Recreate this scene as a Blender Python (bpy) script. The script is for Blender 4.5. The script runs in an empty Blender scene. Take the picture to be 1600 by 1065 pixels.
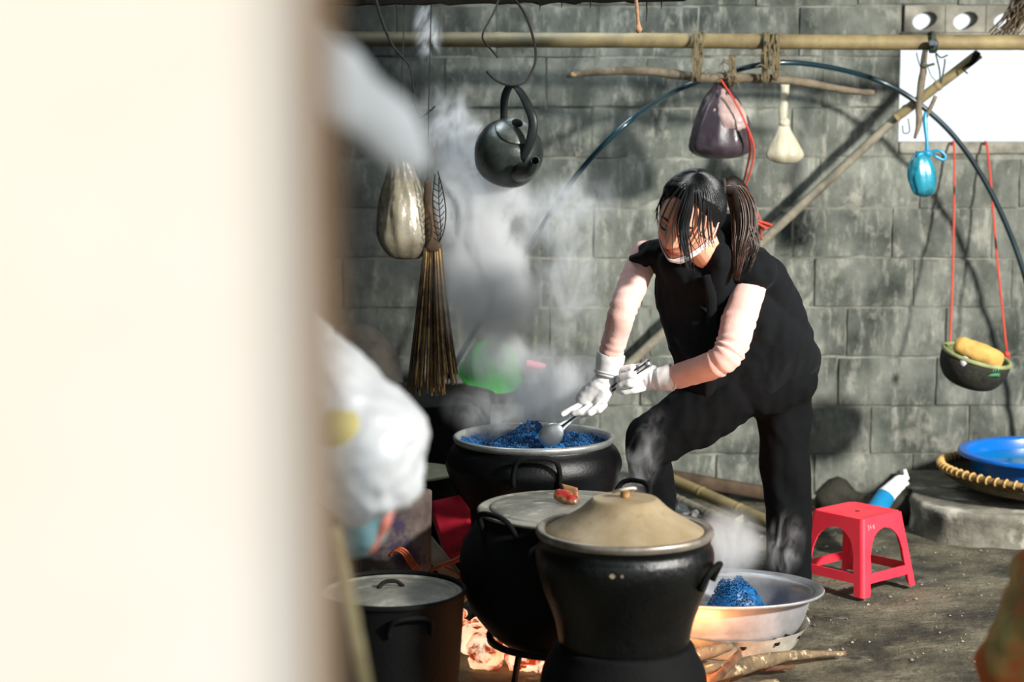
import bpy, bmesh, math, random
import numpy as np
from mathutils import Vector, Matrix, noise, Quaternion
R = random.Random(7)
S = bpy.context.scene
COL = S.collection
# ------------------------------------------------------------------ camera, world, lights
PITCH = math.radians(6.7); FPX = 2800.0; H = 1.48
cp, sp = math.cos(PITCH), math.sin(PITCH)
cam_d = bpy.data.cameras.new('camera'); cam = bpy.data.objects.new('camera', cam_d); COL.objects.link(cam)
cam.location = (0, 0, H); cam.rotation_euler = (math.pi/2 - PITCH, 0, 0)
cam_d.sensor_width = 36; cam_d.lens = 36*FPX/1600; cam_d.clip_start = 0.05
cam_d.dof.use_dof = True; cam_d.dof.focus_distance = 5.35; cam_d.dof.aperture_fstop = 2.1
S.camera = cam
W = bpy.data.worlds.new('overcast_sky'); S.world = W; W.use_nodes = True
bg = W.node_tree.nodes['Background']; bg.inputs[0].default_value = (0.90, 0.965, 1.0, 1); bg.inputs[1].default_value = 1.15
S.view_settings.view_transform = 'Standard'; S.view_settings.look = 'None'
S.view_settings.gamma = 1; S.view_settings.exposure = 0.0; S.view_settings.use_curve_mapping = False
S.cycles.use_denoising = True
S.cycles.volume_step_rate = 1.6; S.cycles.volume_bounces = 3; S.cycles.volume_max_steps = 96
def area(name, loc, target, size, power, col):
    d = bpy.data.lights.new(name, 'AREA'); d.shape = 'RECTANGLE'; d.size, d.size_y = size; d.energy = power; d.color = col
    o = bpy.data.objects.new(name, d); COL.objects.link(o); o.location = loc
    o.rotation_euler = (Vector(target)-Vector(loc)).to_track_quat('-Z', 'Y').to_euler(); return o
yard = area('daylight_yard', (4.3, 1.6, 3.1), (0.6, 6.6, 0.8), (0.42, 0.42), 240, (1.0, 0.96, 0.90)); yard.data.spread = math.radians(90)
area('post_fill', (-1.3, -1.3, 2.3), (-0.3, 1.0, 1.6), (1.4, 1.8), 20, (1.0, 0.965, 0.93))  # unseen fill lamp behind the camera, added to brighten the door post
area('steam_fill', (-0.1, 6.3, 2.45), (0.1, 6.1, 1.0), (1.6, 0.4), 26, (0.80, 0.91, 1.0))  # unseen overhead lamp added to brighten the steam; the roof has no gap
def point(name, loc, power, col, r=0.05):
    d = bpy.data.lights.new(name, 'POINT'); d.energy = power; d.color = col; d.shadow_soft_size = r
    o = bpy.data.objects.new(name, d); COL.objects.link(o); o.location = loc; return o
# ------------------------------------------------------------------ placement helper
def P(px, py, Y):
    x = (px-800)/FPX; y = -(py-532.5)/FPX
    d = Vector((x, cp + y*sp, -sp + y*cp)); d *= Y/d.y
    return Vector((0, 0, H)) + d
def m_per_px(py, Y):
    return P(801, py, Y).x - P(800, py, Y).x
CX = Vector((1, 0, 0)); CY = Vector((0, sp, cp)); CZ = Vector((0, -cp, sp))
def V(*a): return Vector(a)
# ------------------------------------------------------------------ materials
def lin(c):
    if isinstance(c, str):
        c = [int(c[i:i+2], 16)/255 for i in (0, 2, 4)]
    return tuple(((x/12.92) if x <= .04045 else ((x+.055)/1.055)**2.4) for x in c) + (1,)
MC = {}
def mat(name, col, rough=.7, metal=0, col2=None, scale=8, stretch=(1, 1, 1), bump=0, bscale=60, lo=.35, hi=.65,
        trans=0, alpha=1, emit=0, spec=.5, coat=0, col3=None, s3=3, lo3=.5, hi3=.7, world=False, sheen=0, sss=0, ior=1.45, detail=6):
    if name in MC: return MC[name]
    m = bpy.data.materials.new(name); m.use_nodes = True; nt = m.node_tree; b = nt.nodes['Principled BSDF']
    b.inputs['Base Color'].default_value = lin(col); b.inputs['Roughness'].default_value = rough
    b.inputs['Metallic'].default_value = metal; b.inputs['Specular IOR Level'].default_value = spec
    b.inputs['Transmission Weight'].default_value = trans; b.inputs['Alpha'].default_value = alpha
    b.inputs['Coat Weight'].default_value = coat; b.inputs['IOR'].default_value = ior
    b.inputs['Sheen Weight'].default_value = sheen; b.inputs['Subsurface Weight'].default_value = sss
    if sss: b.inputs['Subsurface Radius'].default_value = (.02, .008, .005)
    tc = nt.nodes.new('ShaderNodeTexCoord'); mp = nt.nodes.new('ShaderNodeMapping'); mp.inputs['Scale'].default_value = stretch
    if world:
        g = nt.nodes.new('ShaderNodeNewGeometry'); nt.links.new(g.outputs['Position'], mp.inputs[0])
    else: nt.links.new(tc.outputs['Object'], mp.inputs[0])
    def nz(s, det=detail):
        n = nt.nodes.new('ShaderNodeTexNoise'); n.inputs['Scale'].default_value = s; n.inputs['Detail'].default_value = det
        n.inputs['Roughness'].default_value = .62; nt.links.new(mp.outputs[0], n.inputs['Vector']); return n
    def ramp(n, a, c):
        r = nt.nodes.new('ShaderNodeMapRange'); r.inputs[1].default_value = a; r.inputs[2].default_value = c
        nt.links.new(n.outputs[0], r.inputs[0]); return r
    cur = None
    if col2 is not None:
        mx = nt.nodes.new('ShaderNodeMix'); mx.data_type = 'RGBA'; mx.inputs[6].default_value = lin(col); mx.inputs[7].default_value = lin(col2)
        nt.links.new(ramp(nz(scale), lo, hi).outputs[0], mx.inputs[0]); cur = mx.outputs[2]
    if col3 is not None:
        mx = nt.nodes.new('ShaderNodeMix'); mx.data_type = 'RGBA'; mx.inputs[7].default_value = lin(col3)
        if cur: nt.links.new(cur, mx.inputs[6])
        else: mx.inputs[6].default_value = lin(col)
        nt.links.new(ramp(nz(s3), lo3, hi3).outputs[0], mx.inputs[0]); cur = mx.outputs[2]
    if cur: nt.links.new(cur, b.inputs['Base Color'])
    if emit:
        if cur: nt.links.new(cur, b.inputs['Emission Color'])
        else: b.inputs['Emission Color'].default_value = lin(col)
        b.inputs['Emission Strength'].default_value = emit
    if bump:
        bp = nt.nodes.new('ShaderNodeBump'); bp.inputs['Strength'].default_value = 1; bp.inputs['Distance'].default_value = bump
        nt.links.new(nz(bscale, 8).outputs[0], bp.inputs['Height']); nt.links.new(bp.outputs[0], b.inputs['Normal'])
    MC[name] = m; return m
# ------------------------------------------------------------------ objects
def link(o, parent=None):
    COL.objects.link(o)
    if parent is not None:
        o.parent = parent
        if parent.type == 'EMPTY' or True:
            bpy.context.view_layer.update() if False else None
    return o
WM = {}   # world locations of empties
def thing(name, label, cat, loc=(0, 0, 0), group=None, kind=None):
    o = bpy.data.objects.new(name, None); COL.objects.link(o); o.location = loc; o.empty_display_size = .05
    o['label'] = label; o['category'] = cat
    if group: o['group'] = group
    if kind: o['kind'] = kind
    return o
def tag(o, label, cat, group=None, kind=None):
    o['label'] = label; o['category'] = cat
    if group: o['group'] = group
    if kind: o['kind'] = kind
    return o
def worldloc(o):
    v = Vector(o.location)
    while o.parent: o = o.parent; v += Vector(o.location)
    return v
def mo(name, vf, m, parent=None, smooth=True, origin=None, auto=None):
    """vf in world coordinates -> one mesh object; parents are only ever translated"""
    verts, faces = vf
    verts = [Vector(v) for v in verts]
    pl = worldloc(parent) if parent is not None else Vector((0, 0, 0))
    if origin is None:
        if parent is not None: origin = pl
        else:
            a = np.array([tuple(v) for v in verts]); origin = Vector(((a[:, 0].min()+a[:, 0].max())/2, (a[:, 1].min()+a[:, 1].max())/2, a[:, 2].min()))
    origin = Vector(origin)
    me = bpy.data.meshes.new(name); me.from_pydata([tuple(v-origin) for v in verts], [], faces)
    me.materials.append(m)
    if smooth:
        me.polygons.foreach_set('use_smooth', [True]*len(me.polygons))
        if auto:
            try: me.set_sharp_from_angle(angle=math.radians(auto))
            except Exception: pass
    me.update()
    o = bpy.data.objects.new(name, me); COL.objects.link(o)
    if parent is not None: o.parent = parent; o.location = origin-pl
    else: o.location = origin
    return o
def join(*vfs):
    vs, fs = [], []
    for v, f in vfs:
        k = len(vs); vs += [Vector(a) for a in v]; fs += [tuple(i+k for i in q) for q in f]
    return vs, fs
def xf(vf, M):
    return [M @ Vector(v) for v in vf[0]], vf[1]
def mv(vf, loc):
    loc = Vector(loc); return [Vector(v)+loc for v in vf[0]], vf[1]
def loft(rings, seg=20, cap=True, power=2.0):
    """rings: (center, U, V) vectors"""
    vs, fs = [], []
    for c, u, v in rings:
        for k in range(seg):
            a = 2*math.pi*k/seg; ca, sa = math.cos(a), math.sin(a)
            if power != 2.0:
                ca = math.copysign(abs(ca)**(2/power), ca); sa = math.copysign(abs(sa)**(2/power), sa)
            vs.append(Vector(c)+Vector(u)*ca+Vector(v)*sa)
    n = len(rings)
    for i in range(n-1):
        for k in range(seg):
            a = i*seg+k; b = i*seg+(k+1) % seg
            fs.append((a, b, b+seg, a+seg))
    if cap:
        fs.append(tuple(reversed(range(seg)))); fs.append(tuple(range((n-1)*seg, n*seg)))
    return vs, fs
def crom(pts, n=6):
    """catmull-rom through tuples (any length)"""
    pts = [np.array(p, float) for p in pts]
    if len(pts) < 3: 
        return [tuple(pts[0]*(1-t)+pts[-1]*t) for t in np.linspace(0, 1, n+1)]
    q = [2*pts[0]-pts[1]]+pts+[2*pts[-1]-pts[-2]]; out = []
    for i in range(1, len(q)-2):
        for k in range(n):
            t = k/n; a, b, c, d = q[i-1], q[i], q[i+1], q[i+2]
            out.append(tuple(.5*((2*b)+(-a+c)*t+(2*a-5*b+4*c-d)*t*t+(-a+3*b-3*c+d)*t**3)))
    out.append(tuple(pts[-1])); return out
def tube(pts, r, seg=8, n=0, cap=True, flat=1.0, up=None):
    """pts list of Vectors, r scalar or list"""
    if not isinstance(r, (list, tuple)): r = [r]*len(pts)
    q = [(p[0], p[1], p[2], rr) for p, rr in zip(pts, r)]
    if n: q = crom(q, n)
    pt = [Vector(a[:3]) for a in q]; rr = [a[3] for a in q]
    rings = []; ref = up
    for i, p in enumerate(pt):
        t = (pt[min(i+1, len(pt)-1)]-pt[max(i-1, 0)]).normalized()
        if ref is None:
            ref = V(0, 0, 1) if abs(t.z) < .9 else V(1, 0, 0)
        u = (ref-t*ref.dot(t))
        if u.length < 1e-6: u = t.orthogonal()
        u.normalize(); v = t.cross(u); 
        if up is None: ref = u
        rings.append((p, u*rr[i], v*rr[i]*flat))
    return loft(rings, seg, cap)
def lathe(prof, seg=48, c=(0, 0, 0), cap=False):
    c = Vector(c); rings = [(c+V(0, 0, z), V(max(r, 1e-4), 0, 0), V(0, max(r, 1e-4), 0)) for r, z in prof]
    return loft(rings, seg, cap)
def dense(prof, n=4):
    return [tuple(a) for a in crom(prof, n)]
def box(c, s, rot=None, bev=0.0, seg=1):
    bm = bmesh.new(); bmesh.ops.create_cube(bm, size=1)
    for v in bm.verts: v.co = V(v.co.x*s[0], v.co.y*s[1], v.co.z*s[2])
    if bev: bmesh.ops.bevel(bm, geom=bm.edges[:], offset=bev, segments=seg, affect='EDGES', profile=.5)
    M = Matrix.Translation(Vector(c)) @ (rot.to_4x4() if rot is not None else Matrix.Identity(4))
    bm.verts.index_update(); vs = [M @ v.co for v in bm.verts]; fs = [tuple(v.index for v in f.verts) for f in bm.faces]; bm.free()
    return vs, fs
def ell(c, u, v, w, seg=20, rings=12):
    vs, fs = [], []; c = Vector(c); u = Vector(u); v = Vector(v); w = Vector(w)
    for i in range(1, rings):
        a = math.pi*i/rings
        for k in range(seg):
            b = 2*math.pi*k/seg; vs.append(c+u*math.sin(a)*math.cos(b)+v*math.sin(a)*math.sin(b)+w*math.cos(a))
    vs.append(c+w); vs.append(c-w); T = len(vs)-2; B = T+1
    for i in range(rings-2):
        for k in range(seg):
            a = i*seg+k; b = i*seg+(k+1) % seg; fs.append((a, a+seg, b+seg, b))
    for k in range(seg):
        fs.append((T, k, (k+1) % seg)); o = (rings-2)*seg; fs.append((B, o+(k+1) % seg, o+k))
    return vs, fs
def sph(c, r, seg=14, rings=8): return ell(c, V(r, 0, 0), V(0, r, 0), V(0, 0, r), seg, rings)
def cap(p0, p1, r0, r1, seg=18):
    """tapered capsule"""
    p0, p1 = Vector(p0), Vector(p1); t = (p1-p0).normalized(); u = t.orthogonal().normalized(); v = t.cross(u); rings = []
    for a in (-80, -55, -25): 
        A = math.radians(a); rings.append((p0+t*r0*math.sin(A), u*r0*math.cos(A), v*r0*math.cos(A)))
    rings.append((p0, u*r0, v*r0)); rings.append((p1, u*r1, v*r1))
    for a in (25, 55, 80):
        A = math.radians(a); rings.append((p1+t*r1*math.sin(A), u*r1*math.cos(A), v*r1*math.cos(A)))
    return loft(rings, seg, True)
def chain(pts, rs): return [cap(pts[i], pts[i+1], rs[i], rs[i+1]) for i in range(len(pts)-1)]
def remesh(parts, voxel, smooth=6, fac=.5):
    vs, fs = join(*parts)
    me = bpy.data.meshes.new('tmp'); me.from_pydata([tuple(v) for v in vs], [], fs); me.update()
    bm = bmesh.new(); bm.from_mesh(me); bmesh.ops.recalc_face_normals(bm, faces=bm.faces); bm.to_mesh(me); bm.free()
    o = bpy.data.objects.new('tmp', me); COL.objects.link(o)
    md = o.modifiers.new('r', 'REMESH'); md.mode = 'VOXEL'; md.voxel_size = voxel; md.adaptivity = 0
    if smooth:
        ms = o.modifiers.new('s', 'SMOOTH'); ms.factor = fac; ms.iterations = smooth
    dg = bpy.context.evaluated_depsgraph_get(); ev = o.evaluated_get(dg); m2 = ev.to_mesh()
    out = ([v.co.copy() for v in m2.vertices], [tuple(p.vertices) for p in m2.polygons])
    ev.to_mesh_clear(); bpy.data.objects.remove(o); bpy.data.meshes.remove(me); return out
def displace(vf, fn):
    vs, fs = vf; me = bpy.data.meshes.new('t'); me.from_pydata([tuple(v) for v in vs], [], fs); me.update()
    n = [v.normal.copy() for v in me.vertices]; out = [Vector(v)+a*fn(Vector(v)) for v, a in zip(vs, n)]
    bpy.data.meshes.remove(me); return out, fs
def nzf(v, s, seed=0): return noise.noise(V(v[0]*s+seed, v[1]*s+seed*.7, v[2]*s-seed))
def structure(o): o['kind'] = 'structure'; return o
def hang_shape(c, prof, lump=.01, seed=0, seg=28, ax=1, ay=.8, lean=(0, 0), sc=1.08):
    prof = [(a*sc, b*sc) for a, b in prof]; seg = int(seg*1.8)
    """a soft bag lathe with creases; prof (r,z) about c"""
    pr = dense(prof, 5); z1 = max(p[1] for p in pr); vs, fs = lathe(pr, seg, (0, 0, 0), True); out = []
    for v in vs:
        a = math.atan2(v.y, v.x); r = math.hypot(v.x, v.y)
        k = 1+lump*8*noise.noise(V(math.cos(a)*2.2+seed, math.sin(a)*2.2, v.z*6)) + lump*1.6*(1-abs(noise.noise(V(a*2.1+seed, v.z*5, 2)))*3)*(.5+v.z/z1) + lump*3*abs(noise.noise(V(math.cos(a)*6+seed, math.sin(a)*6, v.z*18)))
        k -= .07*max(0, 1-abs(noise.noise(V(math.cos(a)*3.1+seed*2, math.sin(a)*3.1, v.z*11)))*9)*min(1, v.z/z1*1.7)
        out.append(V(v.x*k*ax+lean[0]*(v.z), v.y*k*ay+lean[1]*v.z, v.z)+Vector(c))
    return out, fs
# ================================================================== SETTING
WY = 7.2
M_block = mat('concrete_block', '7d8178', .93, col2='383d39', scale=4.2, stretch=(1, 1, .8), bump=.006, bscale=26, lo=.34, hi=.66,
              col3='a2a297', s3=7.5, lo3=.56, hi3=.74, world=True, spec=.2)
M_mortar = mat('mortar', '94958a', .95, col2='5c5f56', scale=6, bump=.004, bscale=40, world=True, spec=.15)
def soot(m, x0, x1, amt):
    """soot that the hearth on the left has laid on the wall: a ragged stain, thinning towards the right"""
    nt = m.node_tree; b = nt.nodes['Principled BSDF']; src = b.inputs['Base Color'].links[0].from_socket
    g = nt.nodes.new('ShaderNodeNewGeometry'); s = nt.nodes.new('ShaderNodeSeparateXYZ'); nt.links.new(g.outputs['Position'], s.inputs[0])
    n = nt.nodes.new('ShaderNodeTexNoise'); n.inputs['Scale'].default_value = 1.7; n.inputs['Detail'].default_value = 6; nt.links.new(g.outputs['Position'], n.inputs['Vector'])
    a = nt.nodes.new('ShaderNodeMath'); a.operation = 'MULTIPLY_ADD'; a.inputs[1].default_value = 1.3; nt.links.new(n.outputs[0], a.inputs[0]); nt.links.new(s.outputs[0], a.inputs[2])
    r = nt.nodes.new('ShaderNodeMapRange'); r.inputs[1].default_value = x0+.65; r.inputs[2].default_value = x1+.65; r.inputs[3].default_value = amt; r.inputs[4].default_value = 0; nt.links.new(a.outputs[0], r.inputs[0])
    # drips: long vertical runs of lime and damp
    mp = nt.nodes.new('ShaderNodeMapping'); mp.inputs['Scale'].default_value = (14, 14, 1.6); nt.links.new(g.outputs['Position'], mp.inputs[0])
    n2 = nt.nodes.new('ShaderNodeTexNoise'); n2.inputs['Scale'].default_value = 1; n2.inputs['Detail'].default_value = 5; nt.links.new(mp.outputs[0], n2.inputs['Vector'])
    r2 = nt.nodes.new('ShaderNodeMapRange'); r2.inputs[1].default_value = .45; r2.inputs[2].default_value = .8; r2.inputs[4].default_value = .55; nt.links.new(n2.outputs[0], r2.inputs[0])
    mx2 = nt.nodes.new('ShaderNodeMix'); mx2.data_type = 'RGBA'; mx2.inputs[7].default_value = lin('33382f'); nt.links.new(src, mx2.inputs[6]); nt.links.new(r2.outputs[0], mx2.inputs[0])
    mx = nt.nodes.new('ShaderNodeMix'); mx.data_type = 'RGBA'; mx.inputs[7].default_value = lin('14191a'); nt.links.new(mx2.outputs[2], mx.inputs[6]); nt.links.new(r.outputs[0], mx.inputs[0])
    if m.name == 'concrete_block':
        mp3 = nt.nodes.new('ShaderNodeMapping'); mp3.inputs['Scale'].default_value = (26, 26, 7); nt.links.new(g.outputs['Position'], mp3.inputs[0])
        n3 = nt.nodes.new('ShaderNodeTexNoise'); n3.inputs['Scale'].default_value = 1; n3.inputs['Detail'].default_value = 8; n3.inputs['Roughness'].default_value = .7; nt.links.new(mp3.outputs[0], n3.inputs['Vector'])
        r3 = nt.nodes.new('ShaderNodeMapRange'); r3.inputs[1].default_value = .52; r3.inputs[2].default_value = .72; r3.inputs[4].default_value = .5; nt.links.new(n3.outputs[0], r3.inputs[0])
        mx3 = nt.nodes.new('ShaderNodeMix'); mx3.data_type = 'RGBA'; mx3.inputs[7].default_value = lin('b9b8ad'); nt.links.new(mx2.outputs[2], mx3.inputs[6]); nt.links.new(r3.outputs[0], mx3.inputs[0])
        nt.links.new(mx3.outputs[2], mx.inputs[6])
    nt.links.new(mx.outputs[2], b.inputs['Base Color'])
soot(M_block, -.75, .55, .93); soot(M_mortar, -.75, .55, .93)
def grid_wall(x0, x1, z0, z1, y, n=45, amp=.0026):
    nx = max(2, int((x1-x0)*n)); nz_ = max(2, int((z1-z0)*n)); vs = []; fs = []
    for j in range(nz_+1):
        for i in range(nx+1):
            x = x0+(x1-x0)*i/nx; z = z0+(z1-z0)*j/nz_
            vs.append(V(x, y-amp*1.6*noise.noise(V(x*9, 3, z*9))-amp*.8*noise.noise(V(x*30, 7, z*30)), z))
    for j in range(nz_):
        for i in range(nx):
            a = j*(nx+1)+i; fs.append((a, a+1, a+nx+2, a+nx+1))
    b = len(vs); vs += [V(x0, y+.18, z0), V(x1, y+.18, z0), V(x1, y+.18, z1), V(x0, y+.18, z1)]
    c = [0, nx, (nz_+1)*(nx+1)-1, nz_*(nx+1)]
    fs += [(b+3, b+2, b+1, b), (c[0], b, b+1, c[1]), (c[1], b+1, b+2, c[2]), (c[2], b+2, b+3, c[3]), (c[3], b+3, b, c[0])]
    return vs, fs
WX0, WX1 = 1.545, 2.55; WZ0, WZ1 = 1.422, 1.855
wall = mo('wall_back', join(grid_wall(-1.95, WX0, -.05, 3.0, WY+.0105), grid_wall(WX0, WX1, -.05, WZ0, WY+.0105), grid_wall(WX0, WX1, 1.972, 3.0, WY+.0105), grid_wall(WX1, 3.5, -.05, 3.0, WY+.0105)), M_mortar, origin=(0, WY, 0))
structure(wall)
blk_meshes = []
for k in range(7):
    bm = bmesh.new(); bmesh.ops.create_grid(bm, x_segments=7, y_segments=4, size=.5)
    for v in bm.verts:
        x, z = v.co.x, v.co.y; e = max(abs(x), abs(z)*1.0)
        edge = 1 if (abs(x) > .49 or abs(z) > .49) else 0
        jx = .006*noise.noise(V(x*3, z*3, k*5)); jz = .016*noise.noise(V(x*4+9, z*2, k*3))
        y = (.008 if edge else 0)+.005*noise.noise(V(x*5, z*3, k*9))+(.006*R.random() if R.random() < .25 else 0)
        v.co = V(x+jx, y, z+jz)
    ed = [e for e in bm.edges if e.is_boundary]; ex = bmesh.ops.extrude_edge_only(bm, edges=ed)
    for v in ex['geom']:
        if isinstance(v, bmesh.types.BMVert): v.co.y = .06
    bmesh.ops.recalc_face_normals(bm, faces=bm.faces)
    me = bpy.data.meshes.new('concrete_block'); bm.to_mesh(me); bm.free(); me.materials.append(M_block)
    me.polygons.foreach_set('use_smooth', [True]*len(me.polygons)); me.set_sharp_from_angle(angle=math.radians(50)); blk_meshes.append(me)
nb = 0
def block(x0, x1, z0, z1):
    global nb
    if x1-x0 < .05: return
    o = bpy.data.objects.new('concrete_block', blk_meshes[nb % 7]); nb += 1; COL.objects.link(o); o.parent = wall
    g = R.uniform(.003, .006)
    o.location = ((x0+x1)/2+R.uniform(-.003, .003), R.uniform(-.009, .001), (z0+z1)/2+R.uniform(-.003, .003)); o.scale = (x1-x0-2*g, 1, z1-z0-2*g)
    o.rotation_euler = (0, R.uniform(-.006, .006), 0)
for k in range(-1, 12):
    z0 = -.03+.2*k; z1 = z0+.2
    if z0 < 0: z0 = 0
    if z1 > 2.4: break
    x = 1.146-2.8-(.2 if k % 2 == 0 else 0)+R.uniform(-.03, .03)
    while x < 3.0:
        L = .4 if R.random() > .05 else .3; a, b = x, x+L
        if z1 > WZ0+.01 and z0 < 1.93:      # beside the window opening
            if a < WX0 < b or (b < WX0 and WX0-b < .1): b = WX0; 
            if a >= WX0-.02 and a < WX1: x += L; a, b = max(a, WX1), b; 
            if a >= WX1 and b <= WX1: continue
            if a == WX1 or not (a >= WX0-.02 and a < WX1): 
                if b > a: block(a, b, z0, z1)
            if a != WX1: x = b if b > x else x+L
        else:
            block(a, b, z0, z1); x = b
M_cement = mat('rough_cement', '9c9a8e', .95, col2='6f6e64', scale=9, bump=.006, bscale=30, world=True, spec=.2)
sill = mo('window_sill', box(((WX0+WX1)/2, WY+.08, WZ0-.012), (WX1-WX0-.004, .165, .05), bev=.010, seg=2), M_cement, wall)
# pierced vent blocks over the window
def ventblock(cx, z0, z1, w):
    zc = (z0+z1)/2; hw = w/2; hh = (z1-z0)/2; n = 24; o = []; i_ = []
    for k in range(n):
        a = 2*math.pi*k/n+math.pi/4; c, s = math.cos(a), math.sin(a); m = max(abs(c), abs(s))
        o.append((cx+hw*c/m, zc+hh*s/m)); rr = 1+.18*math.cos(a*2-1.0)
        i_.append((cx+.044*c*rr, zc-.004+.036*s*(1.12 if s < 0 else .95)*rr))
    vs = []; fs = []
    for y in (WY-.006, WY+.12):
        vs += [V(p[0], y, p[1]) for p in o]+[V(p[0], y, p[1]) for p in i_]
    for k in range(n):
        j = (k+1) % n
        fs += [(k, j, n+j, n+k), (2*n+j, 2*n+k, 3*n+k, 3*n+j), (n+k, n+j, 3*n+j, 3*n+k), (j, k, 2*n+k, 2*n+j)]
    return vs, fs
x = WX0+.01
while x < WX1-.05:
    mo('vent_block', ventblock(x+.08, 1.866, 1.97, .158), M_cement, wall, smooth=False); x += .161
mo('lintel', box(((WX0+WX1)/2, WY+.06, 1.858), (WX1-WX0, .12, .022)), M_cement, wall)
# floor: trodden earth and worn cement
M_floor = mat('trodden_floor', '76715f', .9, col2='3a3932', scale=3.4, bump=.014, bscale=38, lo=.36, hi=.6, col3='8a8676', s3=9, lo3=.58, hi3=.75, world=True, spec=.25)
def hfl(x, y):
    return .010*noise.noise(V(x*2.2, y*2.2, 0))+.006*noise.noise(V(x*8, y*8, 4))+.0022*noise.noise(V(x*30, y*30, 9))
vs = []; fs = []
xs = np.linspace(-2.0, 3.6, 230); ys = list(np.linspace(-.5, 3.8, 20))+list(np.linspace(3.85, 7.25, 170))
for y in ys:
    for x in xs: vs.append(V(x, y, hfl(x, y)-.008))
n = len(xs)
for j in range(len(ys)-1):
    for i in range(n-1): a = j*n+i; fs.append((a, a+1, a+n+1, a+n))
floor = structure(mo('floor', (vs, fs), M_floor, origin=(0, 0, 0)))
# crumbs and pebbles lying about: nobody could count them
vs = []; fs = []
for k in range(1500):
    x = R.uniform(-.3, 2.6); y = R.uniform(4.9, 7.1); s = .0018+.006*R.random()**4
    b = len(vs); z = hfl(x, y)-.006
    for i in range(5):
        a = i*1.2566+R.random(); vs.append(V(x+s*math.cos(a), y+s*math.sin(a), z))
    vs.append(V(x, y, z+s*.9)); fs += [(b+i, b+(i+1) % 5, b+5) for i in range(5)]
tag(mo('floor_crumbs', (vs, fs), mat('crumbs', 'a8a293', .9, col2='3b382f', scale=12, world=True), smooth=False), 'pale and dark crumbs and grit scattered over the trodden grey floor', 'grit', kind='stuff')
M_soot = mat('sooty_wood', '1a1712', .95, col2='0c0c0b', scale=10, stretch=(1, 1, 1), bump=.006, bscale=40, spec=.15)
M_sootwall = mat('sooty_wall', '24241f', .95, col2='141616', scale=4, bump=.006, bscale=30, world=True, spec=.15)
structure(mo('wall_left', box((-1.85, 4.3, 1.45), (.1, 5.9, 3.1)), M_sootwall, smooth=False))
structure(mo('wall_right', box((3.5, 5.95, 1.45), (.1, 2.6, 3.1)), M_block, smooth=False))
structure(mo('ceiling', box((.8, 4.3, 2.98), (5.6, 6.1, .06)), M_sootwall, smooth=False))
# sooty beam at the top edge, with ragged soot hanging from it
beam = thing('roof_beam', 'soot-black roof beam with ragged edge along the top of the photo', 'beam', (-.1, 6.1, 1.93))
bv, bf = [], []
N = 70
for i in range(N+1):
    x = -1.4+1.98*i/N; zb = 1.897+.011*(x+.5)+.006*noise.noise(V(x*14, 0, 0))-.010*max(0, noise.noise(V(x*45, 5, 0)))
    for (dy, z) in ((-.06, zb), (-.06, 2.07), (.06, 2.07), (.06, zb+.004)): bv.append(V(x, 6.1+dy, z))
for i in range(N):
    for k in range(4): a = i*4+k; b = i*4+(k+1) % 4; bf.append((a, b, b+4, a+4))
bf += [(3, 2, 1, 0), (N*4, N*4+1, N*4+2, N*4+3)]
mo('beam_log', (bv, bf), M_soot, beam, smooth=False)
for (px, ln) in ((843, 14), (877, 10), (922, 10), (1010, 30), (1033, 12), (906, 5), (800, 4)):
    p = P(px, 0, 6.03); p.z = 1.905
    mo('soot_string', tube([p, p+V(.002, 0, -ln*.0011), p+V(0, .003, -ln*.0023)], [.003, .002, .0008], 5), M_soot, beam)
# ------------------------------------------------------------------ white painted door post right in front of the lens
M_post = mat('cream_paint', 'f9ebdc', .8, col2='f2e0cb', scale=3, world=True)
M_postside = mat('shaded_cream', 'c9a988', .85, col2='a98562', scale=4, world=True)  # shade on the post's side face, put into its colour as tan
def jamb(y0, y1, x_front, x_back):
    zs = (.2, 3.0); vs = []; rc = .020; ring = [(-1.3, y0)]+[(x_front-rc+rc*math.sin(a), y0+rc-rc*math.cos(a)) for a in np.linspace(0, 1.5, 9)]+[(x_back, y1), (-1.3, y1)]
    for z in zs: vs += [V(a, b, z) for a, b in ring]
    m = len(ring); fs = [(k, (k+1) % m, m+(k+1) % m, m+k) for k in range(m)]+[tuple(reversed(range(m))), tuple(range(m, 2*m))]
    return vs, fs
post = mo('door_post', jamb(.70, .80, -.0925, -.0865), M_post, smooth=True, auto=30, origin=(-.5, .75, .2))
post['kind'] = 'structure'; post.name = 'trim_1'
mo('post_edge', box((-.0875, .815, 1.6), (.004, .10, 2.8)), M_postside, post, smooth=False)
# ================================================================== POTS
M_black = mat('sooty_pot', '040506', .4, col2='080a0b', scale=14, bump=.0012, bscale=90, spec=.35, lo=.4, hi=.7, col3='14181a', s3=30, lo3=.62, hi3=.75)
M_blackm = mat('sooty_pot_matt', '060808', .8, col2='0a0c0c', scale=14, bump=.0015, bscale=90, spec=.2)
M_alu = mat('worn_aluminium', 'c3c5c3', .38, metal=.75, col2='8a8c88', scale=9, lo=.35, hi=.7, bump=.0006, bscale=70)
M_lid = mat('dull_lid', '9a988c', .55, metal=.35, col2='5f5e55', scale=7, lo=.38, hi=.68, col3='b9b6a7', s3=16, lo3=.55, hi3=.72, bump=.001, bscale=60)
M_cone = mat('brown_lid', 'b5a689', .5, metal=.3, col2='8f7a57', scale=6, lo=.35, hi=.7, col3='6f5d40', s3=18, lo3=.62, hi3=.8, bump=.001, bscale=50)
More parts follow.
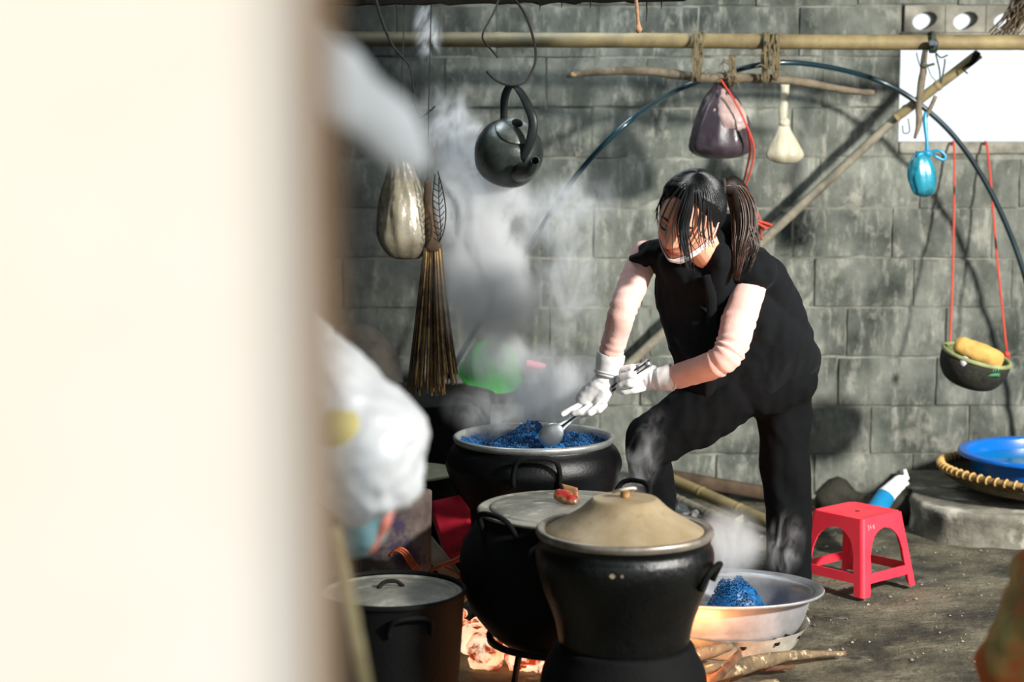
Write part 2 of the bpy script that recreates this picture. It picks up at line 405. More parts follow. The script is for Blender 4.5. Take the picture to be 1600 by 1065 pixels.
def handle(c, ang, w, h, r, zc, m, parent, name='handle', tilt=.35, R0=.25):
    """upright loop fixed on the pot's side at compass angle ang"""
    d = V(math.cos(ang), math.sin(ang), 0); t = V(-d.y, d.x, 0); b = Vector(c)+d*R0; pts = []
    for (u, k, o) in ((-1, 0, 0), (-1, .45, .35), (-.86, .85, .8), (-.45, 1, 1), (0, 1.02, 1.02), (.45, 1, 1), (.86, .85, .8), (1, .45, .35), (1, 0, 0)):
        pts.append(b+t*u*w/2+V(0, 0, zc+k*h)+d*(o*h*tilt-.006))
    return mo(name, tube(pts, r, 8, n=3), m, parent)
def ringpart(c, prof, m, parent, name): return mo(name, lathe(prof, 64, c), m, parent)
def pot_body(c, prof, m, parent, name='body'):
    return mo(name, lathe(dense(prof, 4), 64, c), m, parent)
# --- A: the steamer she scoops from
cA = P(834, 685, 5.40)
potA = thing('steamer_pot', 'large open black steamer of steaming blue rice that the woman scoops from', 'pot', (cA.x, cA.y, .06))
pot_body(cA, [(.10, -.345), (.185, -.34), (.205, -.30), (.228, -.2), (.262, -.105), (.270, -.07), (.258, -.035), (.240, -.014), (.238, -.006)], M_black, potA)
ringpart(cA, [(.236, -.012), (.243, -.006), (.2475, .002), (.246, .009), (.240, .012), (.232, .008), (.228, -.004), (.229, -.02)], M_alu, potA, 'rim')
pot_body(cA, [(.229, -.018), (.24, -.06), (.248, -.09), (.215, -.2), (.19, -.28), (.02, -.285)], mat('inner_aluminium', '9fa5a8', .45, metal=.5, col2='74797c', scale=8), potA, 'inner_wall')
handle(cA, math.radians(-89), .135, .09, .0075, -.098, M_blackm, potA, R0=.268)
handle(cA, math.radians(91), .135, .09, .0075, -.098, M_blackm, potA, R0=.268)
pot_body(V(cA.x, cA.y, cA.z-.338), [(.17, .004), (.198, -.005), (.215, -.05), (.22, -.10), (.2, -.15), (.14, -.18), (.02, -.18)], M_blackm, potA, 'water_pot')
def grains(fn, n, s, seed):
    rr = random.Random(seed); vs = []; fs = []
    for _ in range(n):
        p = fn(rr); d = V(rr.gauss(0, 1), rr.gauss(0, 1), rr.gauss(0, .6)).normalized(); u = d.orthogonal().normalized()*s*.42; w = d.cross(u).normalized()*s*.42; b = len(vs)
        vs += [p-d*s, p+u, p+w, p-u, p-w, p+d*s]
        fs += [(b, b+2, b+1), (b, b+3, b+2), (b, b+4, b+3), (b, b+1, b+4), (b+5, b+1, b+2), (b+5, b+2, b+3), (b+5, b+3, b+4), (b+5, b+4, b+1)]
    return vs, fs
M_rice = mat('blue_rice', '15609b', .45, col2='08355f', scale=60, lo=.35, hi=.65, spec=.5, col3='1f86c4', s3=150, lo3=.55, hi3=.7)
def mound(c, rx, ry, h, seed, n=30, rough=.012, base=0):
    vs = []; fs = []
    for i in range(n+1):
        for k in range(n*2):
            r = i/n; a = math.pi*k/n; x = r*rx*math.cos(a); y = r*ry*math.sin(a)
            z = h*(1-r**2.2)+rough*noise.noise(V(x*22, y*22, seed))*(1.2-r*.4)+rough*.6*noise.noise(V(x*60, y*60, seed))
            vs.append(Vector(c)+V(x, y, z+base))
    m = n*2
    for i in range(n):
        for k in range(m): a = i*m+k; b = i*m+(k+1) % m; fs.append((a, b, b+m, a+m))
    return vs, fs
def rice_surface(rr):
    a = rr.random()*6.283; r = math.sqrt(rr.random())*.232; x, y = r*math.cos(a), r*math.sin(a)
    return cA+V(x, y, riceA(x, y)+rr.uniform(-.002, .006))
def riceA(x, y):
    z = -.042+.014*noise.noise(V(x*16, y*16, 3))+.007*noise.noise(V(x*45, y*45, 3))+.055*((x*x+y*y)/.053)**1.6*.5
    z += .098*math.exp(-((x+.006)**2/.0040+(y+.02)**2/.0055))+.03*math.exp(-((x+.09)**2/.003+(y-.02)**2/.004))+.02*math.exp(-((x-.13)**2/.003+(y+.03)**2/.006))
    return z
vs = []; fs = []; n = 34
for i in range(n+1):
    for k in range(2*n):
        r = .236*i/n; a = math.pi*k/n; x = r*math.cos(a); y = r*math.sin(a); vs.append(cA+V(x, y, riceA(x, y)))
for i in range(n):
    for k in range(2*n): a = i*2*n+k; b = i*2*n+(k+1) % (2*n); fs.append((a, b, b+2*n, a+2*n))
rice = mo('blue_rice', join((vs, fs), grains(rice_surface, 9000, .0046, 1)), M_rice, smooth=True)
tag(rice, 'blue sticky rice filling the open steamer pot under the ladle', 'rice', kind='stuff')
# --- B: flat-lidded pot
cB = P(885, 793, 4.86)
potB = thing('cooking_pot', 'big round-bellied black pot with flat grey lid, middle of the three', 'pot', (cB.x, cB.y, .0))
pot_body(cB, [(.05, -.40), (.13, -.395), (.2, -.355), (.262, -.28), (.293, -.19), (.292, -.12), (.262, -.055), (.243, -.03), (.246, -.008), (.240, -.004)], M_blackm, potB)
lidB = pot_body(cB, [(.246, -.008), (.247, -.002), (.238, .002), (.215, .000), (.2, .006), (.12, .014), (.06, .020), (.02, .021), (.001, .021)], M_lid, potB, 'lid')
handle(cB, math.radians(-137), .13, .075, .0075, -.055, M_blackm, potB, tilt=.5, R0=.25)
handle(cB, math.radians(43), .13, .085, .0075, -.05, M_blackm, potB, tilt=.5, R0=.25)
# iron trivet under B with square gap to the fire
M_iron = mat('black_iron', '0d0c0b', .8, col2='1a1512', scale=20, spec=.3)
triv = thing('iron_trivet', 'black iron trivet carrying the flat-lidded pot over the embers', 'trivet', (cB.x, cB.y, 0))
mo('ring', lathe([(.205, .075), (.222, .075), (.222, .088), (.205, .088), (.205, .075)], 40, (cB.x, cB.y, 0)), M_iron, triv)
for a in (-128, -62, 30, 140):
    d = V(math.cos(math.radians(a)), math.sin(math.radians(a)), 0)
    mo('leg', tube([V(cB.x, cB.y, .082)+d*.212, V(cB.x, cB.y, .04)+d*.225, V(cB.x, cB.y, .0)+d*.235], .009, 8), M_iron, triv)
# --- C: cone-lidded steamer in front
cC = P(976, 828, 4.37)
potC = thing('steamer_pot', 'front black steamer with tan cone-shaped lid and small wooden knob', 'pot', (cC.x, cC.y, .0))
pot_body(cC, [(.11, -.30), (.155, -.298), (.163, -.28), (.175, -.22), (.205, -.14), (.2205, -.085), (.2215, -.05), (.213, -.03), (.216, -.014), (.219, -.006)], mat('glossy_soot', '050607', .3, col2='0a0c0d', scale=16, bump=.003, bscale=45, spec=.6), potC)
ringpart(cC, [(.217, -.012), (.2215, -.004), (.221, .004), (.216, .009), (.205, .006), (.197, -.002), (.195, -.012)], mat('rubbed_rim', 'a9a093', .4, metal=.6, col2='6f6a60', scale=12), potC, 'rim')
lidC = pot_body(cC, [(.199, -.004), (.194, .003), (.15, .028), (.112, .053), (.088, .075), (.080, .081), (.074, .0815), (.03, .083), (.002, .084)], M_cone, potC, 'lid')
kn = mo('lid_knob', join(lathe(dense([(.002, .084), (.012, .084), (.011, .094), (.013, .104), (.006, .108), (.001, .108)], 2), 16, cC)), mat('knob_wood', 'a5804f', .6, col2='70512c', scale=60), lidC)
kp = cC+V(.0, 0, .1)
mo('knob_wire', tube([kp+V(-.03, .01, -.006), kp+V(-.01, -.012, .004), kp+V(.014, -.01, .008), kp+V(.026, .004, .004), kp+V(.012, .014, -.006)], .0035, 6, n=4), mat('pale_cloth_scrap', 'c8bfae', .8), lidC)
handle(cC, math.radians(-22), .11, .05, .008, -.12, M_blackm, potC, tilt=.5, R0=.218)
handle(cC, math.radians(158), .11, .05, .008, -.12, M_blackm, potC, tilt=.5, R0=.218)
pot_body(V(cC.x, cC.y, cC.z-.288), [(.15, .004), (.172, 0), (.182, -.02), (.205, -.07), (.208, -.12), (.195, -.16), (.13, -.185), (.02, -.187)], M_blackm, potC, 'water_pot')
# worn bright spots on C's shoulder
M_worn = mat('rubbed_metal', 'c9b394', .45, metal=.3, col2='6d6a60', scale=60)
def patch_on(c, prof_r, z, a0, a1, dz, name, m, parent):
    vs = []; fs = []; N = 10
    for i in range(N+1):
        a = math.radians(a0+(a1-a0)*i/N); t = math.sin(math.pi*i/N)*(.7+.5*abs(noise.noise(V(i*.9, a0, z*9))))
        for s in (-1, 0, 1):
            r = prof_r+.0012; vs.append(Vector(c)+V(r*math.cos(a), r*math.sin(a), z+s*dz*t*.5))
    for i in range(N):
        for s in range(2): b = i*3+s; fs.append((b, b+3, b+4, b+1))
    return mo(name, (vs, fs), m, parent)
for a0, a1, dz in ((-103, -99, .016), (-96, -94, .012)):
    patch_on(cC, .2215, -.062, a0, a1, dz, 'worn_patch', M_worn, potC)
# --- D: pot at lower left, half hidden by the post
cD = P(612, 921, 4.62)
potD = thing('cooking_pot', 'straight-sided black pot with sunken grey lid at bottom left', 'pot', (cD.x, cD.y, .0))
pot_body(cD, [(.05, -.265), (.165, -.26), (.175, -.24), (.183, -.15), (.192, -.02), (.198, -.006), (.197, .004), (.190, .006), (.186, -.002)], M_blackm, potD)
lidD = pot_body(cD, [(.188, -.006), (.178, -.004), (.165, -.008), (.12, .000), (.05, .006), (.001, .008)], M_lid, potD, 'lid')
mo('lid_handle', tube([cD+V(-.035, -.01, .006), cD+V(-.02, 0, .02), cD+V(.01, .006, .022), cD+V(.03, .012, .006)], .006, 8, n=4), M_iron, lidD)
handle(cD, math.radians(-72), .11, .05, .0075, -.075, M_blackm, potD, tilt=.5, R0=.186)
# --- E: pot with pale lid behind the plastic bag, black big wok behind
cE = P(642, 735, 5.78); 
potE = thing('cooking_pot', 'black pot with pale greenish lid showing beside the plastic bag', 'pot', (cE.x, cE.y, .0))
pot_body(cE, [(.08, -.4), (.16, -.38), (.2, -.3), (.19, -.12), (.155, -.03), (.15, -.005)], M_blackm, potE)
pot_body(cE, [(.152, -.008), (.15, .0), (.12, .004), (.05, .014), (.001, .016)], mat('pale_lid', 'c6c6a6', .5, col2='8f917a', scale=10), potE, 'lid')
handle(cE, math.radians(10), .12, .05, .009, .01, M_blackm, potE, tilt=1.1, R0=.13)
hw = P(640, 655, 6.38)
wok = thing('iron_cauldron', 'wide soot-black cauldron in the dark beneath the hanging broom', 'cauldron', (hw.x, hw.y, 0))
pot_body(V(hw.x, hw.y, .53), [(.1, -.45), (.22, -.38), (.28, -.22), (.295, -.05), (.31, .0), (.302, .004), (.28, -.04), (.1, -.06), (.01, -.06)], M_blackm, wok)
mo('stove_ring', lathe([(.2, -.0), (.26, 0), (.27, .2), (.24, .22), (.18, .2)], 32, (hw.x, hw.y, 0)), M_sootwall, wok)
hearth = mo('hearth_stone', box((.42, 5.62, .075), (.34, .26, .16), bev=.015, seg=2), M_cement)
tag(hearth, 'low grey cement block behind the pots under her forward foot', 'block')
# ================================================================== FIRE
M_ember = mat('glowing_ember', 'ffb07c', .9, col2='ffe0c0', scale=16, lo=.35, hi=.6, col3='8a2c0c', s3=20, lo3=.50, hi3=.60, emit=1.1, world=True)
fire = thing('ember_bed', 'glowing orange ember bed under the pots at the bottom edge', 'fire', (cB.x-.1, 5.0, 0))
fr = random.Random(3)
def lump(c, s, seed, flat=.7):
    vs, fs = ell(c, V(s, 0, 0), V(0, s*.9, 0), V(0, 0, s*flat), 12, 8)
    return [Vector(c)+(v-Vector(c))*(1+.45*noise.noise(v*16+V(seed, 0, 0))+.30*noise.noise(v*42+V(0, seed, 0))) for v in vs], fs
for k in range(46):
    px = fr.uniform(700, 900); Y = fr.uniform(4.82, 5.25); p = P(px, 1000, Y)
    s = fr.uniform(.028, .055); h = max(0, 1-abs(p.x+.13)/.22)*.05
    mo('ember', lump(V(p.x, p.y, s*.4+h*fr.random()), s, k), M_ember, fire, smooth=False)
for k in range(16):
    p = V(fr.uniform(.22, .46), fr.uniform(4.72, 4.95), 0); s = fr.uniform(.02, .04)
    mo('ember', lump(V(p.x, p.y, s*.45), s, k+70), M_ember, fire, smooth=False)
point('fire_glow_left', P(765, 1010, 5.0)+V(0, 0, .04), .4, (1, .45, .16), .04)
point('fire_glow_right', (.43, 4.60, .05), 24, (1, .38, .13), .09)
# ================================================================== BASIN, FIREWOOD, STOOL
cN = P(1130, 918, 5.12)
TB = Matrix.Translation(cN) @ Matrix.Rotation(math.radians(-3.5), 4, 'X') @ Matrix.Translation(-cN)
basin = thing('wash_basin', 'wide aluminium basin glowing orange on its left, holding a little blue rice', 'basin', (cN.x, cN.y, .04))
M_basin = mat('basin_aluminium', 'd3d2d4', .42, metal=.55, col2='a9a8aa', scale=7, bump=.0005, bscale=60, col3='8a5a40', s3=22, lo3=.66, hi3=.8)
pr = [(.02, -.130), (.17, -.129), (.208, -.12), (.230, -.09), (.245, -.05), (.255, -.010), (.268, -.004), (.282, .0), (.290, .004), (.293, .001), (.291, -.004)]
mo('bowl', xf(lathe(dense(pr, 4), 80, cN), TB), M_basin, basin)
mo('inner_wall', xf(lathe(dense([(.291, .005), (.280, .003), (.262, -.004), (.25, -.02), (.24, -.06), (.222, -.10), (.19, -.118), (.02, -.120)], 4), 80, cN), TB), mat('basin_inside', 'b9bcc2', .35, metal=.6, col2='8e9196', scale=6), basin)
mc = cN+V(.05, .10, -.085)
def ms(rr):
    a = rr.random()*6.283; r = math.sqrt(rr.random()); return mc+V(.085*r*math.cos(a), .08*r*math.sin(a), .08*(1-r**2.4)+rr.uniform(-.004, .006)+.026*noise.noise(V(r*3, a*1.3, 1)))
tag(mo('blue_rice', join(mound(mc, .085, .08, .08, 4, 16), grains(ms, 1800, .0042, 5))), M_rice) if False else tag(mo('blue_rice', join(mound(mc, .085, .08, .08, 4, 16), grains(ms, 1800, .0042, 5)), M_rice), 'heap of blue sticky rice in the aluminium basin', 'rice', kind='stuff')
# white enamel stove collar under the basin's right side
M_enamel = mat('chipped_enamel', 'd9d5c8', .5, col2='a9a394', scale=14)
cs = V(cN.x+.012, cN.y-.004, 0)
collar = thing('stove_collar', 'chipped white metal collar with punched holes beneath the aluminium basin', 'stove', (cs.x, cs.y, 0))
mo('collar_wall', lathe([(.196, -.005), (.201, .0), (.216, .03), (.236, .058), (.240, .062), (.234, .056), (.21, .03), (.194, .0)], 60, cs), M_enamel, collar)
for a, z, r in ((-58, .045, .0105), (-47, .056, .005), (-30, .04, .008), (-85, .04, .009)):
    d = V(math.cos(math.radians(a)), math.sin(math.radians(a)), 0); b = cs+d*(.198+.42*z)+V(0, 0, z)
    mo('punched_hole', tube([b-d*.004, b+d*.0095], r, 10), M_iron, collar)
M_stick = mat('firewood', '7d6b50', .9, col2='4d3e2d', scale=18, bump=.003, bscale=80, col3='c9b794', s3=40, lo3=.55, hi3=.68)
M_stick2 = mat('firewood_brown', '7a5438', .9, col2='40291c', scale=18, bump=.003, bscale=80)
def stick(name, pts, r, label, m=M_stick, group=None, cat='firewood', kinks=.004, seg=9, n=5):
    pts = [Vector(p) for p in pts]; vf = tube(pts, r, seg, n=n)
    vs = [v+V(noise.noise(v*25), noise.noise(v*25+V(9, 0, 0)), noise.noise(v*25+V(0, 9, 0)))*kinks for v in vf[0]]
    return tag(mo(name, (vs, vf[1]), m), label, cat, group)
def G(px, py, z=0.0):
    """point at height z seen at pixel"""
    a = P(px, py, 1.0)-V(0, 0, H); t = (z-H)/a.z; return V(0, 0, H)+a*t
G3 = 'firewood fed under the pots'
stick('firewood_branch', [G(1062, 1060, .03), G(1140, 1046, .035), G(1190, 1033, .04), G(1240, 1024, .03), G(1320, 1020, .014)], [.026, .024, .022, .014, .007], 'long forked branch reaching right past the white stove collar', group=G3)
stick('firewood_branch', [G(1070, 1030, .05), G(1100, 1020, .05), G(1140, 1010, .05)], [.018, .019, .014], 'short grey-brown log just under the left of the basin', group=G3)
stick('firewood_branch', [G(1080, 1066, .02), G(1120, 1058, .05), G(1153, 1020, .07)], [.013, .012, .009], 'reddish-brown stick slanting up to the basin from the embers', M_stick2, G3)
stick('firewood_branch', [G(1090, 1050, .06), G(1130, 1040, .06), G(1156, 1026, .06)], [.009, .012, .008], 'small pale split stick lying on the longer branch', group=G3)
stick('firewood_branch', [G(1120, 1090, .02), G(1180, 1075, .03), G(1212, 1066, .02)], [.018, .017, .012], 'pale stub of wood at the very bottom edge, nearest the lens', group=G3)
stick('firewood_branch', [G(1160, 1040, .015), G(1200, 1044, .012), G(1242, 1041, .012)], [.010, .009, .006], 'thin dark twig in the shade below the long branch', M_stick2, G3)
# --- red plastic stool
M_red = mat('red_plastic', 'f03a4a', .36, col2='e72f42', scale=6, spec=.5, col3='f0626c', s3=22, lo3=.68, hi3=.8, sss=.0)
sc = G(1337, 911, 0); sc = V(sc.x, sc.y+.0, 0)
stool = thing('plastic_stool', 'low red plastic stool with arched sides standing on the trodden floor', 'stool', sc)
yaw = math.radians(45-4)
SH = .245
def srot(x, y, z): return V(sc.x+x*math.cos(yaw)-y*math.sin(yaw), sc.y+x*math.sin(yaw)+y*math.cos(yaw), z)
def half(z): return .141-(.141-.104)*(z/SH)          # half-width at height z
TH = .006
def side_panel(k, legs_only=False):
    """one arched side as a grid with the openings left out"""
    vs = []; fs = []; nu, nv = 100, 90; idx = {}
    def keep(u, v):      # u -1..1 across, v 0..1 up
        z = v*SH; hw = half(z); s = abs(u*hw)
        if z > .232: return True
        legw = hw-.036-.006*(1-z/SH)
        if z < .042: return s > legw+.004
        if z < .072: return True
        zt = .206; 
        if z > zt: return True
        rr = legw*.97
        za = zt-rr*.95
        if z > za: return s > rr*math.sqrt(max(0, 1-((z-za)/(zt-za))**2))
        return s > legw
    def pt(i, j, ins):
        u = -1+2*i/nu; v = j/nv; z = v*SH; hw = half(z); rc = .014
        x = u*(hw); y = -(hw-ins)
        e = hw-abs(x)
        if e < rc: y += rc-math.sqrt(max(0, rc*rc-(rc-e)**2)); 
        x *= (1-ins/hw*abs(u)**6)
        a = k*math.pi/2; return srot(x*math.cos(a)-y*math.sin(a), x*math.sin(a)+y*math.cos(a), z)
    cells = [[keep(-1+2*(i+.5)/nu, (j+.5)/nv) for i in range(nu)] for j in range(nv)]
    def vid(i, j, s):
        if (i, j, s) not in idx: idx[(i, j, s)] = len(vs); vs.append(pt(i, j, TH*.7*s))
        return idx[(i, j, s)]
    for j in range(nv):
        for i in range(nu):
            if not cells[j][i]: continue
            a, b, c, d = (i, j), (i+1, j), (i+1, j+1), (i, j+1)
            fs.append(tuple(vid(*q, 0) for q in (a, b, c, d))); fs.append(tuple(vid(*q, 1) for q in (d, c, b, a)))
            for p, q, ni, nj in ((a, b, i, j-1), (b, c, i+1, j), (c, d, i, j+1), (d, a, i-1, j)):
                if not (0 <= ni < nu and 0 <= nj < nv and cells[nj][ni]):
                    fs.append((vid(*q, 0), vid(*p, 0), vid(*p, 1), vid(*q, 1)))
    return vs, fs
for k in range(4):
    o = mo('side_panel', side_panel(k), M_red, stool, auto=40)
def rrect(h, z, r=.02, n=5, dip=0):
    out = []
    for q in range(4):
        for i in range(n+1):
            a = q*math.pi/2+i*math.pi/2/n; cx = (h-r)*(1 if q in (0, 3) else -1); cy = (h-r)*(1 if q in (0, 1) else -1)
            out.append(srot(cx+r*math.cos(a), cy+r*math.sin(a), z))
    return out
rings = [rrect(half(SH)-.001, SH-.016), rrect(half(SH)-.0005, SH-.004), rrect(half(SH)-.004, SH+.001), rrect(half(SH)-.012, SH+.001), rrect(half(SH)-.02, SH-.002, .018), rrect(.05, SH-.003, .015), rrect(.012, SH-.003, .006)]
vs = [v for r in rings for v in r]; m_ = len(rings[0]); fs = [(i*m_+k, i*m_+(k+1) % m_, (i+1)*m_+(k+1) % m_, (i+1)*m_+k) for i in range(len(rings)-1) for k in range(m_)]+[tuple((len(rings)-1)*m_+k for k in range(m_))]
seat = mo('seat', (vs, fs), M_red, stool, auto=50)
mo('seat_hole', lathe([(.001, SH-.0015), (.007, SH-.0015), (.009, SH-.003)], 14, (sc.x, sc.y, 0)), mat('dark_red', '5a0f18', .6), stool)
# moulded pale marks on the right-hand side
def strokes(lines, orgn, ux, uz, r, m, parent, name):
    vf = [tube([orgn+ux*a[0]+uz*a[1] for a in ln], r, 5) for ln in lines]
    return mo(name, join(*vf), m, parent)
def face_dir(k):
    a = k*math.pi/2; return (srot(math.cos(a), math.sin(a), 0)-srot(0, 0, 0)), (srot(math.sin(a), -math.cos(a), 0)-srot(0, 0, 0))
# faces seen are k=0 and k=1/3; pick the one whose outward normal points to +x,-y
best = max(range(4), key=lambda k: face_dir(k)[1].x - face_dir(k)[1].y + (.2 if face_dir(k)[1].x > 0 else 0))
for k in range(4):
    if face_dir(k)[1].x > .3 and face_dir(k)[1].y < -.3: best = k
tx, nn = face_dir(best); zz = .211; lean = (half(0)-half(SH))/SH
nn = nn.normalized(); tx = tx.normalized(); uz = (V(0, 0, 1)-nn*lean).normalized()
org = V(sc.x, sc.y, zz)+nn*(half(zz)+.0006)-tx*.085
marks = [[(0, .012), (.006, .012), (.003, .006), (.007, .003), (.004, -.002), (0, -.001)], [(.010, .012), (.016, .011), (.016, -.002)], [(.010, .005), (.018, .005)], [(.034, .013), (.027, .006), (.028, .0), (.034, 0), (.034, .006), (.028, .006)]]
strokes(marks, org, tx, uz, .0009, mat('pale_mark', 'f5a9ab', .6), stool, 'moulded_mark')
# ================================================================== RIGHT SIDE, BACK
pz = .115
plat_pts = [(1.66, 6.30), (1.56, 6.36), (1.51, 6.48), (1.50, 6.62), (1.54, 6.85), (1.56, 7.16), (3.3, 7.16), (3.3, 6.22), (2.4, 6.22), (2.0, 6.24)]
vs = []; fs = []
fine = []
for i in range(len(plat_pts)):
    a, b = plat_pts[i], plat_pts[(i+1) % len(plat_pts)]; n = max(1, int(math.hypot(b[0]-a[0], b[1]-a[1])/.03))
    fine += [(a[0]+(b[0]-a[0])*t/n, a[1]+(b[1]-a[1])*t/n) for t in range(n)]
lv = [(-.03, .012), (.02, .006), (.05, .0), (.08, -.002), (pz-.02, 0), (pz-.004, -.006), (pz, -.018)]
cx_, cy_ = 2.2, 6.7
for z, o in lv:
    for (x, y) in fine:
        d = V(x-cx_, y-cy_, 0).normalized(); w = .010*noise.noise(V(x*9, y*9, z*9))+.005*noise.noise(V(x*30, y*30, z*30))
        vs.append(V(x, y, z)+d*(o+w))
m_ = len(fine)
for i in range(len(lv)-1):
    for k in range(m_): fs.append((i*m_+k, i*m_+(k+1) % m_, (i+1)*m_+(k+1) % m_, (i+1)*m_+k))
fs.append(tuple((len(lv)-1)*m_+k for k in range(m_)))
M_plat = mat('limed_cement', '8d8a7e', .95, col2='55534a', scale=7, bump=.006, bscale=40, world=True, col3='c6c3b6', s3=6, lo3=.52, hi3=.68, spec=.2)
slab = mo('cement_platform', (vs, fs), M_plat)
tag(slab, 'low rough cement platform with limed front, by the wall on the right', 'platform')
# winnowing basket with the blue basin
cT = V(2.035, 6.64, .199); tilt = Matrix.Rotation(math.radians(3), 4, 'Y') @ Matrix.Rotation(math.radians(-1), 4, 'X')
def T(vf, c=cT, M=tilt): return [Vector(c)+(M @ Vector(v)) for v in vf[0]], vf[1]
M_weave = mat('basket_weave', '5f5136', .85, col2='3a3122', scale=60, bump=.002, bscale=120)
M_bind = mat('pale_cane', 'dcb878', .6, col2='c39a5a', scale=20)
M_rim = mat('basket_rim', 'a98b57', .7, col2='6f5835', scale=12)
tray = thing('winnowing_basket', 'broad shallow bamboo basket with cane-bound rim resting on the cement platform', 'basket', (cT.x, cT.y, .115))
mo('basket_bowl', T(join(lathe(dense([(.41, 0), (.39, -.03), (.33, -.062), (.2, -.072), (.01, -.074)], 4), 72), lathe(dense([(.405, .0), (.385, -.026), (.33, -.056), (.2, -.066), (.01, -.068)], 4), 72))), M_weave, tray)
vs = []
for z in (-.012, -.026, -.04, -.052):
    r = .41-(.02*(-z/.03) if z > -.03 else .02+(.06*((-z-.03)/.032))); vs.append(tube([V((r+.002)*math.cos(a), (r+.002)*math.sin(a), z) for a in np.linspace(0, 2*math.pi, 90)], .0035, 5, cap=False))
tag_w = mo('weave_strip', T(join(*vs)), M_weave, tray); tag_w['kind'] = 'stuff'
mo('rim_hoop', T(tube([V(.412*math.cos(a), .412*math.sin(a), .004) for a in np.linspace(0, 2*math.pi, 90)], .011, 8, cap=False)), M_rim, tray)
bme = None
for k in range(72):
    a = 2*math.pi*k/72; d = V(math.cos(a), math.sin(a), 0); t = V(-d.y, d.x, 0)
    if bme is None:
        c0 = V(.412, 0, .004)
        bme = mo('cane_binding', T(tube([c0+V(.0135*math.cos(q), .0035*math.sin(q), .0135*math.sin(q)) for q in np.linspace(0, 2*math.pi, 12)], .0042, 5, cap=False)), M_bind, tray, origin=cT)
    else:
        o = bme.copy(); COL.objects.link(o); o.parent = tray; o.location = bme.location
        o.rotation_euler = (tilt @ Matrix.Rotation(a, 4, 'Z') @ tilt.inverted()).to_euler()
M_blue = mat('blue_plastic', '0c6fd0', .3, col2='0a62bd', scale=4, spec=.5, coat=.3)
cb = cT+V(-.005, .05, .03)
tub = thing('plastic_basin', 'bright blue plastic basin sitting in the winnowing basket', 'basin', (cb.x, cb.y, cb.z-.06))
mo('basin_wall', lathe(dense([(.24, -.065), (.26, -.055), (.298, .02), (.302, .036), (.325, .04), (.330, .036), (.33, .030), (.334, .032), (.332, .045), (.318, .048), (.298, .042), (.29, .02), (.255, -.05), (.01, -.052)], 3), 72, cb), M_blue, tub)
mo('water', lathe([(.001, .004), (.282, .004)], 48, cb), mat('basin_water', '0f86b8', .08, spec=.6, col2='0b78a8', scale=5), tub)
# rubber glove stuck on a blue tube leaning on the platform
gl = thing('rubber_glove', 'white rubber glove pulled over a blue tube, leaning behind the red stool', 'glove', G(1385, 800, .01))
g0 = P(1336, 848, 6.16); g1 = P(1384, 774, 6.28); g2 = P(1407, 752, 6.34)
mo('blue_cuff', tube([g0, g0.lerp(g1, .5), g1], [.04, .038, .034], 14), mat('blue_cloth', '157fb0', .5, col2='0f6a98', scale=12), gl)
ax = (g2-g1).normalized()
gv = tube([g1-ax*.004, g1.lerp(g2, .5), g2, g2+ax*.025], [.034, .030, .027, .012], 14, n=3)
fing = [tube([g2-ax*.01+V(.012, 0, -.008), g2+ax*.022+V(.014, 0, -.018)], [.011, .008], 8), tube([g2+V(.004, 0, .004), g2+ax*.024+V(.006, 0, .010), g2+ax*.034+V(-.006, 0, .026)], [.011, .010, .008], 8), tube([g2+V(.008, 0, 0), g2+ax*.034+V(.008, 0, -.004)], [.011, .008], 8)]
mo('glove_hand', displace(join(gv, *fing), lambda v: .003*noise.noise(v*60)), mat('white_rubber', 'e2e2e4', .6, col2='c9c9cd', scale=16), gl)
# stone lumps by the wall
M_stone = mat('dark_stone', '3c3b33', .95, col2='24241f', scale=8, bump=.008, bscale=30, spec=.15)
for (px, py, Y, s, lb) in ((1400, 790, 6.75, .10, 'dark stone lump by the wall behind the white glove'), (1310, 778, 6.95, .09, 'flat brown stone against the wall between leg and glove'), (1448, 790, 6.7, .07, 'small dark stone touching the left end of the platform')):
    p = P(px, py, Y); tag(mo('stone', [(lambda q: V(q.x, q.y, max(q.z, -.004)))(v) for v in lump(V(p.x, p.y, s*.45), s, px, .7)[0]] and lump(V(p.x, p.y, s*.45), s, px, .7), M_stone), lb, 'stone')
# poles on the floor by the wall
M_bam = mat('bamboo', '93845c', .6, col2='6e6141', scale=6, bump=.001, bscale=60, col3='4a422e', s3=26, lo3=.64, hi3=.72, world=True)
soot(M_bam, -.8, .75, .88)
M_bamg = mat('bamboo_grey', '8d8877', .75, col2='5c5749', scale=10, bump=.002, bscale=60)
def culm(p0, p1, r, nodes, seg=14, r1=None, bend=0, wob=.0):
    p0, p1 = Vector(p0), Vector(p1); n = 60; pts = []; rr = []; r1 = r1 or r
    ns = [i/nodes+.013*math.sin(i*7) for i in range(nodes+1)]
    for i in range(n*3+1):
        t = i/(n*3); p = p0.lerp(p1, t)+V(0, 0, -bend*4*t*(1-t))+V(0, noise.noise(V(t*4, 1, 0)), noise.noise(V(t*4, 5, 0)))*wob
        k = min(abs(t-q) for q in ns)*(p1-p0).length
        pts.append(p); rr.append((r+(r1-r)*t)*(1+.09*math.exp(-(k/.007)**2)-.05*math.exp(-((k-.014)/.008)**2)))
    return tube(pts, rr, seg)
GP = 'poles lying on the floor by the back wall'
tag(mo('bamboo_pole', culm(G(1040, 745, .10), G(1215, 822, .03), .024, 3), M_bam), 'pale tan bamboo pole slanting down on the floor behind her legs', 'pole', GP)
tag(mo('bamboo_pole', culm(G(1025, 765, .06), G(1150, 822, .025), .020, 3), M_bamg), 'dark grey pole on the floor below the pale tan one', 'pole', GP)
